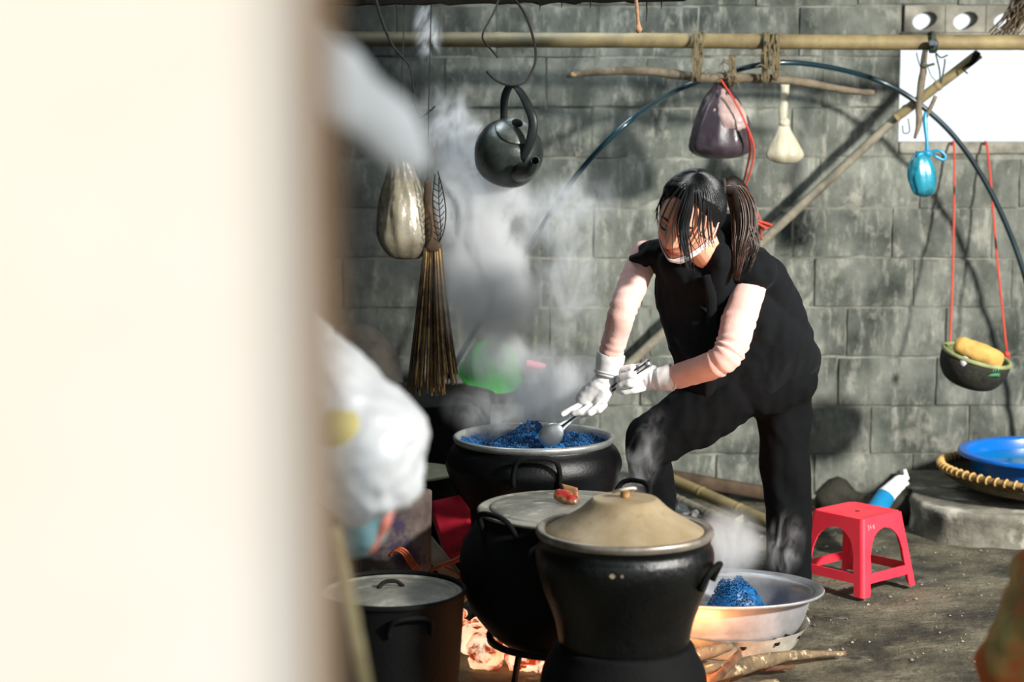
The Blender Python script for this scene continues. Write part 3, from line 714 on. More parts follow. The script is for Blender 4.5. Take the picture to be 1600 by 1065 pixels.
tag(mo('wooden_plank', box(G(1115, 772, .05)+V(0, .12, .02), (.62, .05, .05), Matrix.Rotation(math.radians(10), 3, 'Y'), bev=.006), mat('brown_plank', '544534', .9, col2='35291d', scale=14, bump=.003)), 'dark brown plank leaning low along the wall behind the pale pole', 'plank')
M_trash = mat('dirty_film', '8d8f8c', .5, col2='5c5f5e', scale=14)
def crumple(c, sx, sy, sz, seed, seg=18, rings=12, k=.5):
    vf = ell(c, V(sx, 0, 0), V(0, sy, 0), V(0, 0, sz), seg, rings)
    return [Vector(c)+(v-Vector(c))*(1+k*noise.noise(v*22+V(seed, 0, 0))+k*.5*noise.noise(v*60+V(seed, 0, 0))) for v in vf[0]], vf[1]
tag(mo('plastic_scrap', crumple(G(1098, 806, .015), .07, .05, .028, 3), M_trash, smooth=False), 'crumpled grey plastic scrap on the floor left of her standing leg', 'rubbish')
tag(mo('plastic_scrap', crumple(G(1060, 800, .02), .07, .05, .035, 8), mat('dark_film', '3d4442', .45, col2='262b2a', scale=14), smooth=False), 'crumpled dark sheet right behind the tan cone lid', 'rubbish')
lf = G(1160, 818, .012)
tag(mo('dry_leaf', tube([lf+V(-.08, -.05, 0), lf+V(-.02, -.01, .012), lf+V(.03, .03, .02), lf+V(.06, .05, .01)], [.003, .016, .018, .002], 6, n=5, flat=.12), mat('dry_leaf', '8f8a6c', .8, col2='6d684e', scale=12)), 'curled dry leaf on the floor beside the pale pole', 'leaf')
# ================================================================== HANGING THINGS
tag(mo('bamboo_pole', culm(P(430, 60, 6.75).lerp(P(1680, 67, 6.60), -.25), P(430, 60, 6.75).lerp(P(1680, 67, 6.60), 1.3), .0275, 9, 18, wob=.006), M_bam), 'long horizontal bamboo pole across the top of the wall carrying everything hung', 'pole')
M_branch = mat('bare_branch', '776c59', .85, col2='51483a', scale=16, bump=.002, bscale=80, col3='c8a878', s3=14, lo3=.66, hi3=.76)
stick('hanging_branch', [P(885, 118, 6.75), P(960, 111, 6.72), P(1030, 113, 6.70), P(1100, 122, 6.68), P(1170, 122, 6.68), P(1250, 128, 6.70), P(1320, 141, 6.70), P(1366, 145, 6.70)], [.009, .015, .017, .018, .018, .016, .013, .012], 'crooked bare branch tied beneath the horizontal bamboo pole', M_branch, cat='branch')
M_hose = mat('black_hose', '12323c', .3, col2='0b1c22', scale=4, spec=.6, coat=.3)
tag(mo('water_hose', tube([P(700, 590, 6.85), P(735, 528, 6.82), P(782, 455, 6.75), P(835, 372, 6.68), P(900, 275, 6.55), P(980, 192, 6.42), P(1060, 140, 6.83), P(1140, 112, 6.75), P(1215, 98, 6.72), P(1290, 104, 6.80), P(1370, 125, 6.90), P(1430, 158, 6.9), P(1490, 212, 6.92), P(1540, 285, 6.94), P(1580, 370, 6.95), P(1606, 450, 6.95), P(1628, 560, 6.98), P(1640, 680, 7.0)], .0105, 10, n=8), M_hose), 'black-green rubber hose arching over the branch and down both sides', 'hose')
tag(mo('bamboo_pole', culm(P(960, 590, 7.10), P(1418, 168, 7.0), .019, 5, 12, r1=.017), M_bamg), 'thin slanting bamboo pole running up behind the woman, lower one', 'pole', 'slanting poles on the right')
tag(mo('bamboo_pole', culm(P(1400, 184, 6.97), P(1530, 84, 6.85), .018, 2, 12, r1=.02), M_bam), 'short stout pole rising to the window head above the slanting one', 'pole', 'slanting poles on the right')
M_fib = mat('dry_fibre', '7c6f52', .9, col2='4f4632', scale=40)
def tie(px, y0, y1, Y, label, seed, w=.018):
    rr = random.Random(seed); t = thing('fibre_tie', label, 'tie', P(px, (y0+y1)/2, Y), 'plant-fibre ties on the bamboo pole'); vf = []
    c0 = P(px, y0, Y); c1 = P(px, y1, Y); h = (c0.z-c1.z)/2; mid = (c0+c1)/2
    for k in range(5):
        o = rr.uniform(-w, w); ph = rr.uniform(-.5, .5)
        vf.append(tube([mid+V(o+ph*.01*math.sin(a)+.005*rr.uniform(-1, 1), -.034*math.cos(a), h*math.sin(a)) for a in np.linspace(0, 2*math.pi, 15)], .0032, 5, cap=False))
    mo('fibre_loop', join(*vf), M_fib, t); vf = []
    for k in range(6):
        b = mid+V(rr.uniform(-w, w), -.035, rr.uniform(-h, h)*.7); d = V(rr.uniform(-1, 1)*.05, -.01, rr.uniform(-.04, .02))
        vf.append(tube([b, b+d*.5+V(0, 0, .012), b+d+V(0, 0, -.015*rr.random())], [.0026, .002, .001], 4, n=3))
    e = mo('loose_end', join(*vf), M_fib, t); e['kind'] = 'stuff'; return t
tie(1090, 48, 128, 6.64, 'grey fibre tie round pole and branch, left of the purple bag', 1)
tie(1141, 86, 135, 6.66, 'frayed fibre tie on the branch directly over the purple bag', 2, .012)
tie(1196, 50, 130, 6.64, 'left strand of the fibre ties by the white bag', 3, .008)
tie(1212, 52, 126, 6.64, 'right strand of the fibre ties by the white bag', 4, .010)
# purple bag
p = P(1128, 175, 6.70)
M_purple = mat('purple_film', '2c242b', .38, col2='4a3e44', scale=9, spec=.6, coat=.2, bump=.002, bscale=26, lo=.45, hi=.75)
M_pink = mat('pale_film', 'b59d98', .4, col2='8d7671', scale=16, bump=.003, bscale=30, coat=.2)
bag = thing('plastic_bag', 'dark purple plastic bag with pale crumpled knot hanging under the branch', 'bag', P(1126, 248, 6.70))
cb_ = P(1124, 248, 6.70)
mo('bag_body', hang_shape(cb_, [(.01, 0), (.055, .004), (.098, .028), (.104, .075), (.085, .14), (.058, .2), (.030, .245), (.014, .285)], .018, 3, 40, ax=1.03, ay=.75, lean=(.02, 0)), M_purple, bag)
mo('bag_knot', displace(hang_shape(cb_+V(.042, -.052, .10), [(.004, 0), (.045, .012), (.062, .05), (.045, .1), (.022, .135), (.004, .15)], .03, 9, 32, ax=.9, ay=.55, lean=(-.25, .2)), lambda v: .006*noise.noise(v*45)), M_pink, bag)
# red cords
M_cord = mat('red_cord', 'c8442f', .6, col2='b53a28', scale=30)
tag(mo('tangled_rope', join(tube([P(1126, 124, 6.62), P(1148, 158, 6.60), P(1166, 195, 6.58), P(1178, 232, 6.60), P(1172, 270, 6.65), P(1164, 300, 6.70), P(1186, 338, 6.72), P(1190, 375, 6.75)], .0036, 6, n=6), tube([P(1168, 200, 6.59), P(1172, 235, 6.62), P(1166, 268, 6.67), P(1160, 300, 6.70), P(1178, 322, 6.70), P(1170, 350, 6.72), P(1206, 352, 6.70), P(1178, 344, 6.68), P(1200, 358, 6.70), P(1170, 338, 6.70)], .0042, 6, n=6)), M_cord), 'loose red cord hanging past the purple bag to a tangle behind her ponytail', 'rope')
# white knotted bag
M_white = mat('milky_film', 'c9c4ae', .35, col2='aaa68f', scale=10, coat=.2, bump=.002, bscale=30, trans=.15)
wb = P(1227, 256, 6.86)
bag = thing('plastic_bag', 'milky white knotted plastic bag hanging by a twisted neck', 'bag', wb)
mo('bag_body', hang_shape(wb, [(.006, 0), (.04, .006), (.066, .03), (.052, .07), (.028, .115), (.014, .145)], .012, 5, 32, ax=1.0, ay=.6, lean=(-.06, 0)), M_white, bag)
mo('bag_knot', crumple(wb+V(-.005, 0, .155), .021, .018, .018, 4, k=.35), M_white, bag)
mo('bag_neck', tube([wb+V(-.010, 0, .15), wb+V(-.012, 0, .2), wb+V(-.006, 0, .25), wb+V(-.006, .0, .30)], [.012, .018, .015, .017], 12, n=4, flat=.6), M_white, bag)
# blue bag on a forked branch
M_cyan = mat('blue_film', '1f93ad', .3, col2='2a6d7a', scale=12, spec=.6, coat=.3, bump=.002, bscale=36, trans=.15, col3='0d3238', s3=9, lo3=.5, hi3=.66)
M_cyan2 = mat('blue_film_bright', '27a8cf', .3, col2='1d8cb4', scale=12, trans=.3, coat=.2)
stick('forked_branch', [P(1446, 78, 6.62), P(1441, 120, 6.60), P(1436, 160, 6.58), P(1436, 190, 6.56), P(1430, 216, 6.56)], [.010, .013, .012, .011, .005], 'forked bare branch hooked on the pole in front of the window', M_branch, cat='branch')
fk = bpy.data.objects[-1] if False else None
tag(mo('branch_stub', tube([P(1446, 182, 6.57), P(1454, 168, 6.56), P(1462, 150, 6.55)], [.009, .008, .0075], 8, n=3), M_branch), 'short upright stub of branch beside the blue bag knot', 'branch')
bb = P(1445, 308, 6.55)
bag = thing('plastic_bag', 'small blue plastic bag tied with bow, hanging before the window', 'bag', bb)
mo('bag_body', hang_shape(bb+V(-.002, 0, 0), [(.006, 0), (.034, .012), (.048, .05), (.050, .085), (.036, .125), (.014, .155)], .016, 12, 32, ax=.95, ay=.7, lean=(-.12, 0)), M_cyan, bag)
k0 = bb+V(.004, -.006, .158)
mo('bag_knot', join(crumple(k0, .020, .016, .014, 5, k=.3), tube([k0, k0+V(.035, -.01, .012), k0+V(.062, -.01, -.006), k0+V(.055, -.01, -.022), k0+V(.02, -.01, -.006)], .0055, 6, n=5), tube([k0+V(-.01, 0, 0), k0+V(-.034, -.01, -.004), k0+V(-.036, -.01, -.028)], [.009, .007, .004], 6, n=4)), M_cyan2, bag)
mo('bag_neck', tube([k0, k0+V(-.004, 0, .05), k0+V(-.010, .01, .12), k0+V(-.008, .012, .15)], [.009, .006, .009, .005], 8, n=4), M_cyan2, bag)
# tie of dark straps at the window pole
tt = thing('strap_tie', 'tangle of dark green and grey straps knotted on the pole at the window', 'tie', P(1452, 66, 6.60)); M_strap = mat('green_strap', '28402f', .7, col2='3b4038', scale=20)
rr = random.Random(5); vf = []
for k in range(5):
    o = rr.uniform(-.02, .02); mid = P(1452, 66, 6.62); vf.append(tube([mid+V(o+.006*math.sin(a*2+k), -.033*math.cos(a), .036*math.sin(a)) for a in np.linspace(0, 2*math.pi, 15)], .0048, 5, cap=False))
mo('strap_loop', join(*vf), M_strap, tt)
mo('strap_knot', crumple(P(1458, 68, 6.57), .022, .018, .018, 3, k=.5), mat('grey_strap', '51565f', .6, col2='2c3030', scale=30), tt)
ends = [tube([P(a, b, 6.58) for a, b in q], r, 5, n=4) for q, r in (([(1462, 82), (1470, 90), (1481, 86)], .003), ([(1446, 78), (1444, 95), (1441, 104), (1460, 100)], .005), ([(1462, 84), (1468, 110), (1470, 130), (1476, 100), (1476, 92)], .003), ([(1448, 100), (1455, 118), (1462, 126)], .0015), ([(1410, 196), (1412, 208), (1421, 205), (1419, 185)], .002), ([(1432, 82), (1434, 92), (1438, 104)], .002))]
mo('strap_end', join(*ends), M_strap, tt)
tag(mo('charred_peg', join(tube([P(1527, 82, 6.84), P(1519, 98, 6.83), P(1508, 104, 6.83)], [.014, .010, .004], 8, n=3), tube([P(1508, 104, 6.83), P(1505, 108, 6.83), P(1512, 115, 6.83)], .003, 5, n=3)), M_soot), 'blackened bent peg at the upper end of the short pole', 'peg')
# bundle of twigs, top right
tb = thing('twig_bundle', 'dark bundle of thin twigs jutting in at the top right corner', 'twigs', P(1590, 20, 6.60)); rr = random.Random(8); vf = []
for k in range(46):
    a = P(rr.uniform(1545, 1590), rr.uniform(44, 62), 6.65+rr.uniform(-.05, .05)); b = P(rr.uniform(1590, 1640), rr.uniform(-50, 20), 6.60+rr.uniform(-.08, .08)); m = (a+b)/2+V(rr.uniform(-.01, .01), 0, rr.uniform(-.01, .01))
    vf.append(tube([a, m, b], [.0015, .0028, .003], 4, n=2))
s_ = mo('twig', join(*vf), mat('dark_twig', '3d352a', .9, col2='6b5c45', scale=30), tb); s_['kind'] = 'stuff'
# short frayed rope at the top
tag(mo('frayed_rope', tube([P(992, -20, 5.7), P(995, 10, 5.7), P(997, 36, 5.7), P(998, 46, 5.7), P(997, 52, 5.7)], [.005, .0055, .006, .011, .004], 8, n=4), mat('pale_rope', 'c39b78', .85, col2='8f6a4d', scale=60)), 'short pale rope end dangling in from the top centre', 'rope')
# hooks, wires on the left
M_wire = mat('rusty_wire', '1c1a17', .7, col2='2a2722', scale=40, metal=.2)
tag(mo('wire_hook', join(tube([P(795, -12, 5.85), P(818, 18, 5.84), P(832, 55, 5.82), P(837, 92, 5.8), P(825, 122, 5.79), P(811, 132, 5.78), P(790, 132, 5.78), P(772, 123, 5.78), P(760, 111, 5.78)], .0042, 6, n=6), tube([P(783, -8, 5.84), P(770, 22, 5.82), P(756, 48, 5.8), P(755, 62, 5.8), P(768, 78, 5.79), P(778, 90, 5.79)], .0036, 6, n=6)), M_wire), 'bent dark wire hook holding the soot-black kettle', 'hook')
tag(mo('hanging_vine', join(tube([P(584, -12, 6.0), P(598, 35, 6.0), P(614, 72, 6.0), P(638, 100, 6.0), P(644, 125, 6.0), P(648, 160, 6.0), P(656, 185, 6.0)], [.005, .005, .004, .003, .003, .002, .002], 6, n=5), tube([P(656, 185, 6.0), P(668, 177, 6.0), P(680, 166, 6.0)], [.002, .003, .0035], 5, n=3), tube([P(619, -8, 6.05), P(620, 30, 6.05), P(620, 52, 6.05)], [.003, .003, .001], 5)), mat('dark_vine', '1b1a17', .9, col2='2a2722', scale=30)), 'thin dark vine trailing down at upper left beside the white cloth', 'vine')
# kettle
kt = thing('kettle', 'dented soot-black kettle hanging tilted from the wire hook', 'kettle', P(797, 285, 5.85))
kc = P(797, 232, 5.85)
Mk = Matrix.Rotation(math.radians(16), 4, 'Y') @ Matrix.Rotation(math.radians(37), 4, 'X')
M_kett = mat('kettle_metal', '464d49', .38, metal=.4, col2='1c2223', scale=9, bump=.0015, bscale=50, col3='5d6159', s3=15, lo3=.6, hi3=.78)
def K(vf): return T(vf, kc, Mk)
mo('kettle_body', K(lathe(dense([(.002, -.095), (.075, -.094), (.098, -.08), (.110, -.04), (.112, -.005), (.100, .035), (.078, .062), (.058, .072)], 5), 48)), M_kett, kt)
ld = mo('kettle_lid', K(lathe(dense([(.062, .070), (.066, .074), (.062, .079), (.045, .088), (.02, .094), (.001, .095)], 4), 40)), mat('kettle_lid', '868b86', .35, metal=.5, col2='3a3f3c', scale=12), kt)
mo('lid_knob', K(lathe(dense([(.004, .094), (.008, .100), (.017, .104), (.018, .110), (.010, .115), (.001, .116)], 3), 20)), M_iron, ld)
# band handle from spout side over to the back, converging at the hook
hd = P(799, 131, 5.80); 
a0 = kc+(Mk @ V(-.045, .045, .068)); a1 = kc+(Mk @ V(.045, -.085, .03))
mo('kettle_handle', join(tube([a0, P(788, 158, 5.83), P(792, 142, 5.82), hd], [.011, .013, .013, .012, .009], 10, n=5, flat=.4, up=V(1, 0, 0)), tube([hd, P(812, 142, 5.77), P(826, 168, 5.74), P(833, 192, 5.73), P(828, 222, 5.74), a1], [.009, .012, .014, .015, .015, .012], 10, n=5, flat=.4, up=V(1, 0, 0))), mat('handle_band', '2d3433', .45, metal=.4, col2='1a1f1f', scale=14), kt)
s0 = kc+(Mk @ V(.05, -.09, -.01)); s2 = P(836, 251, 5.68)
mo('spout', join(tube([s0, s0.lerp(s2, .55)+V(.004, -.01, -.012), s2], [.034, .022, .015], 14, n=5, cap=False), tube([s2+(V(.013*math.cos(a), 0, .013*math.sin(a)) @ Matrix.Identity(3)) for a in np.linspace(0, 2*math.pi, 14)], .0025, 5, cap=False)), M_kett, kt)
# bulging plastic bag on the left with coconut-like bulk
M_clear = mat('clear_film', '9c9580', .22, col2='777060', scale=8, coat=.5, spec=.7, bump=.003, bscale=22, col3='5e584a', s3=9, lo3=.5, hi3=.66)
cb_ = P(636, 405, 5.9)
bag = thing('plastic_bag', 'bulging translucent plastic bag with tan contents hanging beside the broom', 'bag', cb_)
mo('bag_body', hang_shape(cb_, [(.008, 0), (.05, .006), (.082, .045), (.088, .09), (.080, .14), (.066, .2), (.048, .25), (.036, .30), (.03, .36)], .014, 21, 40, ax=.98, ay=.85, lean=(-.06, 0)), M_clear, bag)
# broom of palm ribs
br = thing('rib_broom', 'brown palm-rib broom hanging upside down at left', 'broom', P(676, 618, 5.85)); M_rib = mat('palm_rib', 'c09a5c', .6, col2='5a452a', scale=14, lo=.38, hi=.6)
M_rib2 = mat('palm_rib_dark', '5a4630', .8, col2='2b221a', scale=20)
rr = random.Random(11)
for k in range(64):
    u = rr.uniform(-1, 1); d = rr.uniform(-1, 1); x1 = 676+u*40; top = P(676+u*13, 385+rr.uniform(-4, 4), 5.86+d*.012); bot = P(x1, 612-abs(u)*-2+rr.uniform(-14, 6)-(16 if u > .5 else 0), 5.85+d*.05)
    mid = P(676+u*24, 480, 5.855+d*.03)
    mo('palm_rib', tube([top, mid, bot], [.0036, .0038, .0026], 5, n=3), M_rib if rr.random() < .55 else M_rib2, br)
mo('broom_head', tube([P(668, 282, 5.87), P(670, 320, 5.87), P(674, 360, 5.86), P(676, 392, 5.86)], [.010, .018, .026, .030], 14, n=4, flat=.7), M_rib2, br)
mo('hang_string', tube([P(668, 286, 5.87), P(670, 160, 5.95), P(674, -6, 6.06)], .0022, 5, n=3), M_wire, br)
mo('hang_string', tube([P(626, 282, 5.9), P(628, 150, 5.97), P(632, -6, 6.06)], .0022, 5, n=3), M_wire, bag)
# black netting scrap
nt_ = P(686, 330, 5.8); vf = []
for k in range(10):
    z = .095-k*.02; vf.append(tube([nt_+V(-.018, 0, z), nt_+V(-.002+.004*(k % 2), -.004, z-.012), nt_+V(.018-.012*abs(k-5)/5, 0, z+.006)], .0016, 4, n=2))
vf += [tube([nt_+V(-.004, 0, .13), nt_+V(.012, 0, .07), nt_+V(.022, 0, 0), nt_+V(.016, 0, -.06), nt_+V(0, 0, -.10)], .002, 4, n=4), tube([nt_+V(-.012, 0, .12), nt_+V(-.02, 0, .04), nt_+V(-.014, 0, -.04), nt_+V(0, 0, -.10)], .002, 4, n=4), tube([nt_+V(.0, 0, .11), nt_+V(.0, 0, .02), nt_+V(.006, 0, -.06), nt_+V(0, 0, -.10)], .0016, 4, n=4)]
tag(mo('black_netting', join(*vf), mat('black_net', '17191c', .8)), 'scrap of black netting dangling right of the translucent bag', 'net')
# nail in wall
nl = P(787, 494, 7.19)
tag(mo('wall_nail', tube([nl+V(0, .03, 0), nl+V(0, -.022, 0), nl+V(0, -.024, 0)], [.003, .003, .008], 8), mat('bright_nail', 'e8e4d2', .3, metal=.6)), 'small shiny nail head in the wall above the green basin', 'nail')
# hanging basket with sponge gourd
hb = P(1526, 556, 6.45)
bk = thing('hanging_basket', 'dark round basket with green rim slung on red cords at right', 'basket', hb+V(0, 0, -.09))
Mb = Matrix.Rotation(math.radians(13), 4, 'Y') @ Matrix.Rotation(math.radians(10), 4, 'X')
M_bk = mat('basket_dark', '2c2c22', .85, col2='191a15', scale=30, bump=.004, bscale=60)
M_bkin = mat('basket_green', '6f7a4f', .7, col2='48522f', scale=26, bump=.002, bscale=60)
mo('basket_bowl', T(lathe(dense([(.122, 0), (.126, -.02), (.118, -.06), (.09, -.10), (.04, -.118), (.001, -.12)], 4), 48), hb, Mb), M_bk, bk)
mo('basket_lining', T(lathe(dense([(.118, .002), (.114, -.02), (.10, -.06), (.07, -.09), (.001, -.098)], 4), 48), hb, Mb), M_bkin, bk)
mo('basket_rim', T(tube([V(.121*math.cos(a), .121*math.sin(a), .002) for a in np.linspace(0, 2*math.pi, 60)], .0085, 8, cap=False), hb, Mb), mat('basket_rim_green', '93996c', .65, col2='70794f', scale=20), bk)
for x0, y0, x1, y1, Y0 in ((1489, 228, 1484, 552, 6.3), (1541, 228, 1573, 552, 6.3)):
    t0 = P(x0-1, 232, 7.18); b_ = P(x1, y1-2, 6.90)
    mo('sling_cord', join(tube([t0+V(0, .04, 0), t0+V(0, -.03, -.004), P((x0*.45+x1*.55)+(3 if x0 < 1500 else -1), 400, 7.02), b_], .0044, 6, n=6), crumple(b_+V(0, 0, -.006), .011, .010, .012, 2, k=.35), tube([b_+V(.002, -.004, 0), b_+V(.008, -.01, -.018), b_+V(-.004, -.006, -.024), b_], .0035, 5, n=4)), M_cord, bk)
gs = P(1492, 536, 6.42); ge = P(1566, 568, 6.36)
gm = gs.lerp(ge, .5); 
tag(mo('sponge_gourd', displace(tube([gs, gs.lerp(ge, .1), gs.lerp(ge, .35), gs.lerp(ge, .7), gs.lerp(ge, .93), ge], [.020, .033, .038, .040, .034, .016], 24, n=6), lambda v: .003*noise.noise(v*40)+.0012*noise.noise(v*120)), mat('dry_gourd', 'c9a55c', .85, col2='b08a45', scale=24, bump=.002, bscale=160)), 'dry yellow sponge gourd lying in the hanging basket', 'gourd')
tag(mo('soap_lump', crumple(P(1507, 566, 6.36), .018, .016, .020, 7, k=.3), mat('white_lump', 'c9c8cc', .6, col2='a9a8ae', scale=30)), 'white lump in the hanging basket left of the gourd', 'soap')
bs = thing('scrub_brush', 'green bristled brush half hidden under the gourd in the basket', 'brush', P(1545, 582, 6.34))
mo('brush_back', box(P(1545, 585, 6.35), (.075, .03, .014), bev=.004), mat('brush_back', '2c6b45', .6), bs)
vf = []
for k in range(22): q = P(1532+k*1.3, 581, 6.335+(k % 3)*.008); vf.append(tube([q, q+V(.004*(k % 2), -.002, .018)], [.0014, .001], 4))
q = mo('bristle', join(*vf), mat('mint_bristle', '6fd0a0', .6), bs); q['kind'] = 'stuff'
# ================================================================== LEFT BACKGROUND
gb = P(770, 568, 6.75)
grn = thing('green_basin', 'bright green plastic basin standing on edge behind the steam', 'basin', (gb.x, gb.y, gb.z-.09)); M_green = mat('green_plastic', '2fa53a', .4, col2='249032', scale=5, coat=.2)
Mg = Matrix.Rotation(math.radians(10), 4, 'Y') @ Matrix.Rotation(math.radians(28), 4, 'X')
mo('basin_wall', T(join(lathe(dense([(.01, -.06), (.075, -.058), (.10, -.02), (.112, .03), (.118, .05), (.124, .052), (.123, .045)], 4), 48), lathe(dense([(.117, .05), (.108, .03), (.096, -.015), (.07, -.05), (.01, -.052)], 4), 48)), gb, Mg @ Matrix.Rotation(math.pi, 4, 'X')), M_green, grn)
tag(mo('pink_cloth', displace(tube([P(822, 567, 6.7), P(835, 570, 6.7), P(852, 573, 6.7)], [.012, .016, .008], 12, n=5, flat=.6), lambda v: .004*noise.noise(v*50)), mat('pink_cloth', 'e07a9a', .7, col2='c9607f', scale=20)), 'small pink cloth peeking out of the steam right of the green basin', 'cloth')
shf = P(775, 640, 6.75)
shelf = thing('wooden_bench', 'dark low bench behind the steam carrying the green basin', 'bench', (shf.x, shf.y, 0))
M_bench = mat('bench_wood', '2b2520', .9, col2='1a1715', scale=12, bump=.003)
zt = gb.z-.10
mo('bench_top', box((shf.x-.03, 6.8, zt-.02), (.40, .3, .035), bev=.004), M_bench, shelf)
for sx in (-.19, .13):
    for sy in (-.11, .11): mo('leg', box((shf.x+sx, 6.8+sy, (zt-.035)/2), (.045, .045, zt-.03), bev=.004), M_bench, shelf)
for (px, py, r, h, lb, hexc) in ((818, 622, .09, .13, 'dark soot-stained pot on the floor beneath the bench, in the steam', '2a2624'), ):
    c = P(px, py, 6.42); c.z = 0
    k = thing('clay_jar', 'brown-black clay jar half lost in steam behind the rice pot', 'jar', c)
    pot_body(c, [(.05, .0), (.08, .02), (.105, .15), (.10, .28), (.08, .36), (.07, .40), (.08, .43), (.073, .43)], mat('brown_clay', '3a2f2b', .7, col2='1f1b1a', scale=12), k)
sk = P(600, 545, 6.6)
tag(mo('grain_sack', displace(remesh([ell(V(sk.x-.14, 6.80, .46), V(.21, 0, 0), V(0, .15, 0), V(0, 0, .30), 24, 16), ell(V(sk.x-.14, 6.78, .22), V(.22, 0, 0), V(0, .17, 0), V(0, 0, .22), 24, 16)], .02, 4), lambda v: .02*noise.noise(v*8)+.008*noise.noise(v*24)), mat('brown_sack', '38342d', .9, col2='1f1d1a', scale=7, bump=.003)), 'slumped brown sack in the shadow left of the hanging broom', 'sack')
# ------ left, between the plastic bag and the pots
rp = thing('red_tin', 'scorched glossy red tin sheet standing between the pots', 'tin', G(705, 880, 0)); 
def quad(pp, th, m, parent, name, n=8, amp=.006):
    """bent sheet from four corner points"""
    a, b, c, d = [Vector(q) for q in pp]; nn = (b-a).cross(d-a).normalized(); vs = []; fs = []
    for s in (0, 1):
        for j in range(n+1):
            for i in range(n+1):
                u, v = i/n, j/n; p = a.lerp(b, u).lerp(d.lerp(c, u), v); vs.append(p+nn*(s*th+amp*noise.noise(p*14)+amp*.3*noise.noise(p*50)))
    k = (n+1)**2
    for j in range(n):
        for i in range(n):
            q = j*(n+1)+i; fs.append((q, q+1, q+n+2, q+n+1)); fs.append((k+q+n+1, k+q+n+2, k+q+1, k+q))
    bd = [i for i in range(n+1)]+[(n+1)*j+n for j in range(1, n+1)]+[n*(n+1)+i for i in range(n-1, -1, -1)]+[(n+1)*j for j in range(n-1, 0, -1)]
    for i in range(len(bd)): x, y = bd[i], bd[(i+1) % len(bd)]; fs.append((y, x, k+x, k+y))
    return mo(name, (vs, fs), m, parent)
M_redtin = mat('red_tin', 'd83348', .25, col2='a81f33', scale=5, coat=.4, col3='55222a', s3=14, lo3=.55, hi3=.7)
quad([P(700, 885, 5.25), P(738, 868, 5.2), P(734, 770, 5.3), P(668, 784, 5.35)], .004, M_redtin, rp, 'tin_sheet')
can = thing('paper_sack', 'scorched printed paper sack slumped behind the lower-left pot', 'sack', G(632, 900, 0))
M_sackp = mat('printed_paper', '6b6056', .8, col2='3f3430', scale=8, col3='33283f', s3=13, lo3=.52, hi3=.66, bump=.003, bscale=30)
cc = P(616, 845, 5.05)
mo('sack_body', displace(loft([(V(cc.x, cc.y, z), V(rx, 0, 0), V(0, ry, 0)) for z, rx, ry in ((0, .085, .08), (.05, .098, .085), (.2, .102, .085), (.33, .10, .075), (.42, .108, .06), (.455, .11, .05))], 40), lambda v: .010*noise.noise(v*11)+.004*noise.noise(v*35)), M_sackp, can)
# orange curl printed on the sack and the orange raffia
M_raff = mat('orange_raffia', 'b5562a', .6, col2='7d3418', scale=30)
s1 = P(608, 862, 4.93)
strip = []
for dd in (0, .006, .012): strip.append(tube([P(608, 868, 4.93)+V(0, 0, dd*.3), P(618, 860, 4.92), P(630, 866, 4.92), P(640, 882, 4.93), P(650, 893, 4.95)], .0045, 5, n=4)); strip[-1] = mv(strip[-1], (dd, 0, dd*.6))
tag(mo('raffia_band', join(*strip), M_raff), 'curled orange raffia band against the paper sack', 'raffia')
strip = []
for dd in (0, .007): strip.append(mv(tube([P(668, 894, 4.95), P(690, 884, 4.95), P(708, 878, 4.95), P(726, 866, 4.97)], .0045, 5, n=4), (dd, 0, dd))); 
strip.append(tube([P(695, 884, 4.96), P(712, 892, 4.96), P(722, 902, 4.96), P(712, 908, 4.95)], .004, 5, n=4))
tag(mo('raffia_band', join(*strip), M_raff), 'straight orange raffia strands crossing in front of the red tin', 'raffia')
tag(mo('split_log', box((P(668, 845, 5.12)+P(706, 905, 5.0))/2, (.28, .03, .05), Matrix.Rotation(math.radians(52), 3, 'Y'), bev=.006), M_bamg), 'grey split log leaning before the red tin sheet', 'firewood')
# red and gold crumpled packet on B's lid
pk = thing('crumpled_packets', 'two crumpled red and gold packets folded on the flat grey pot lid', 'packet', P(890, 780, 4.8))
M_pack = mat('red_packet', '8f2022', .4, col2='97714a', scale=34, lo=.46, hi=.56, coat=.2)
q = P(888, 772, 4.82); q.z = cB.z+.036
mo('packet', displace(tube([q+V(-.036, .01, .008), q+V(-.012, .0, .004), q+V(.018, -.012, -.008)], [.014, .019, .015], 16, n=6, cap=False, flat=.65), lambda v: .004*noise.noise(v*60)), M_pack, pk)
quad([q+V(-.008, .02, -.012), q+V(.03, .005, -.014), q+V(.026, .012, .026), q+V(-.018, .03, .034)], .004, M_pack, pk, 'packet', 6, .005)
mo('packet_lining', crumple(q+V(.018, -.006, -.008), .012, .012, .011, 3, k=.5), mat('grey_foil', '7d7a6a', .4, metal=.5), pk)
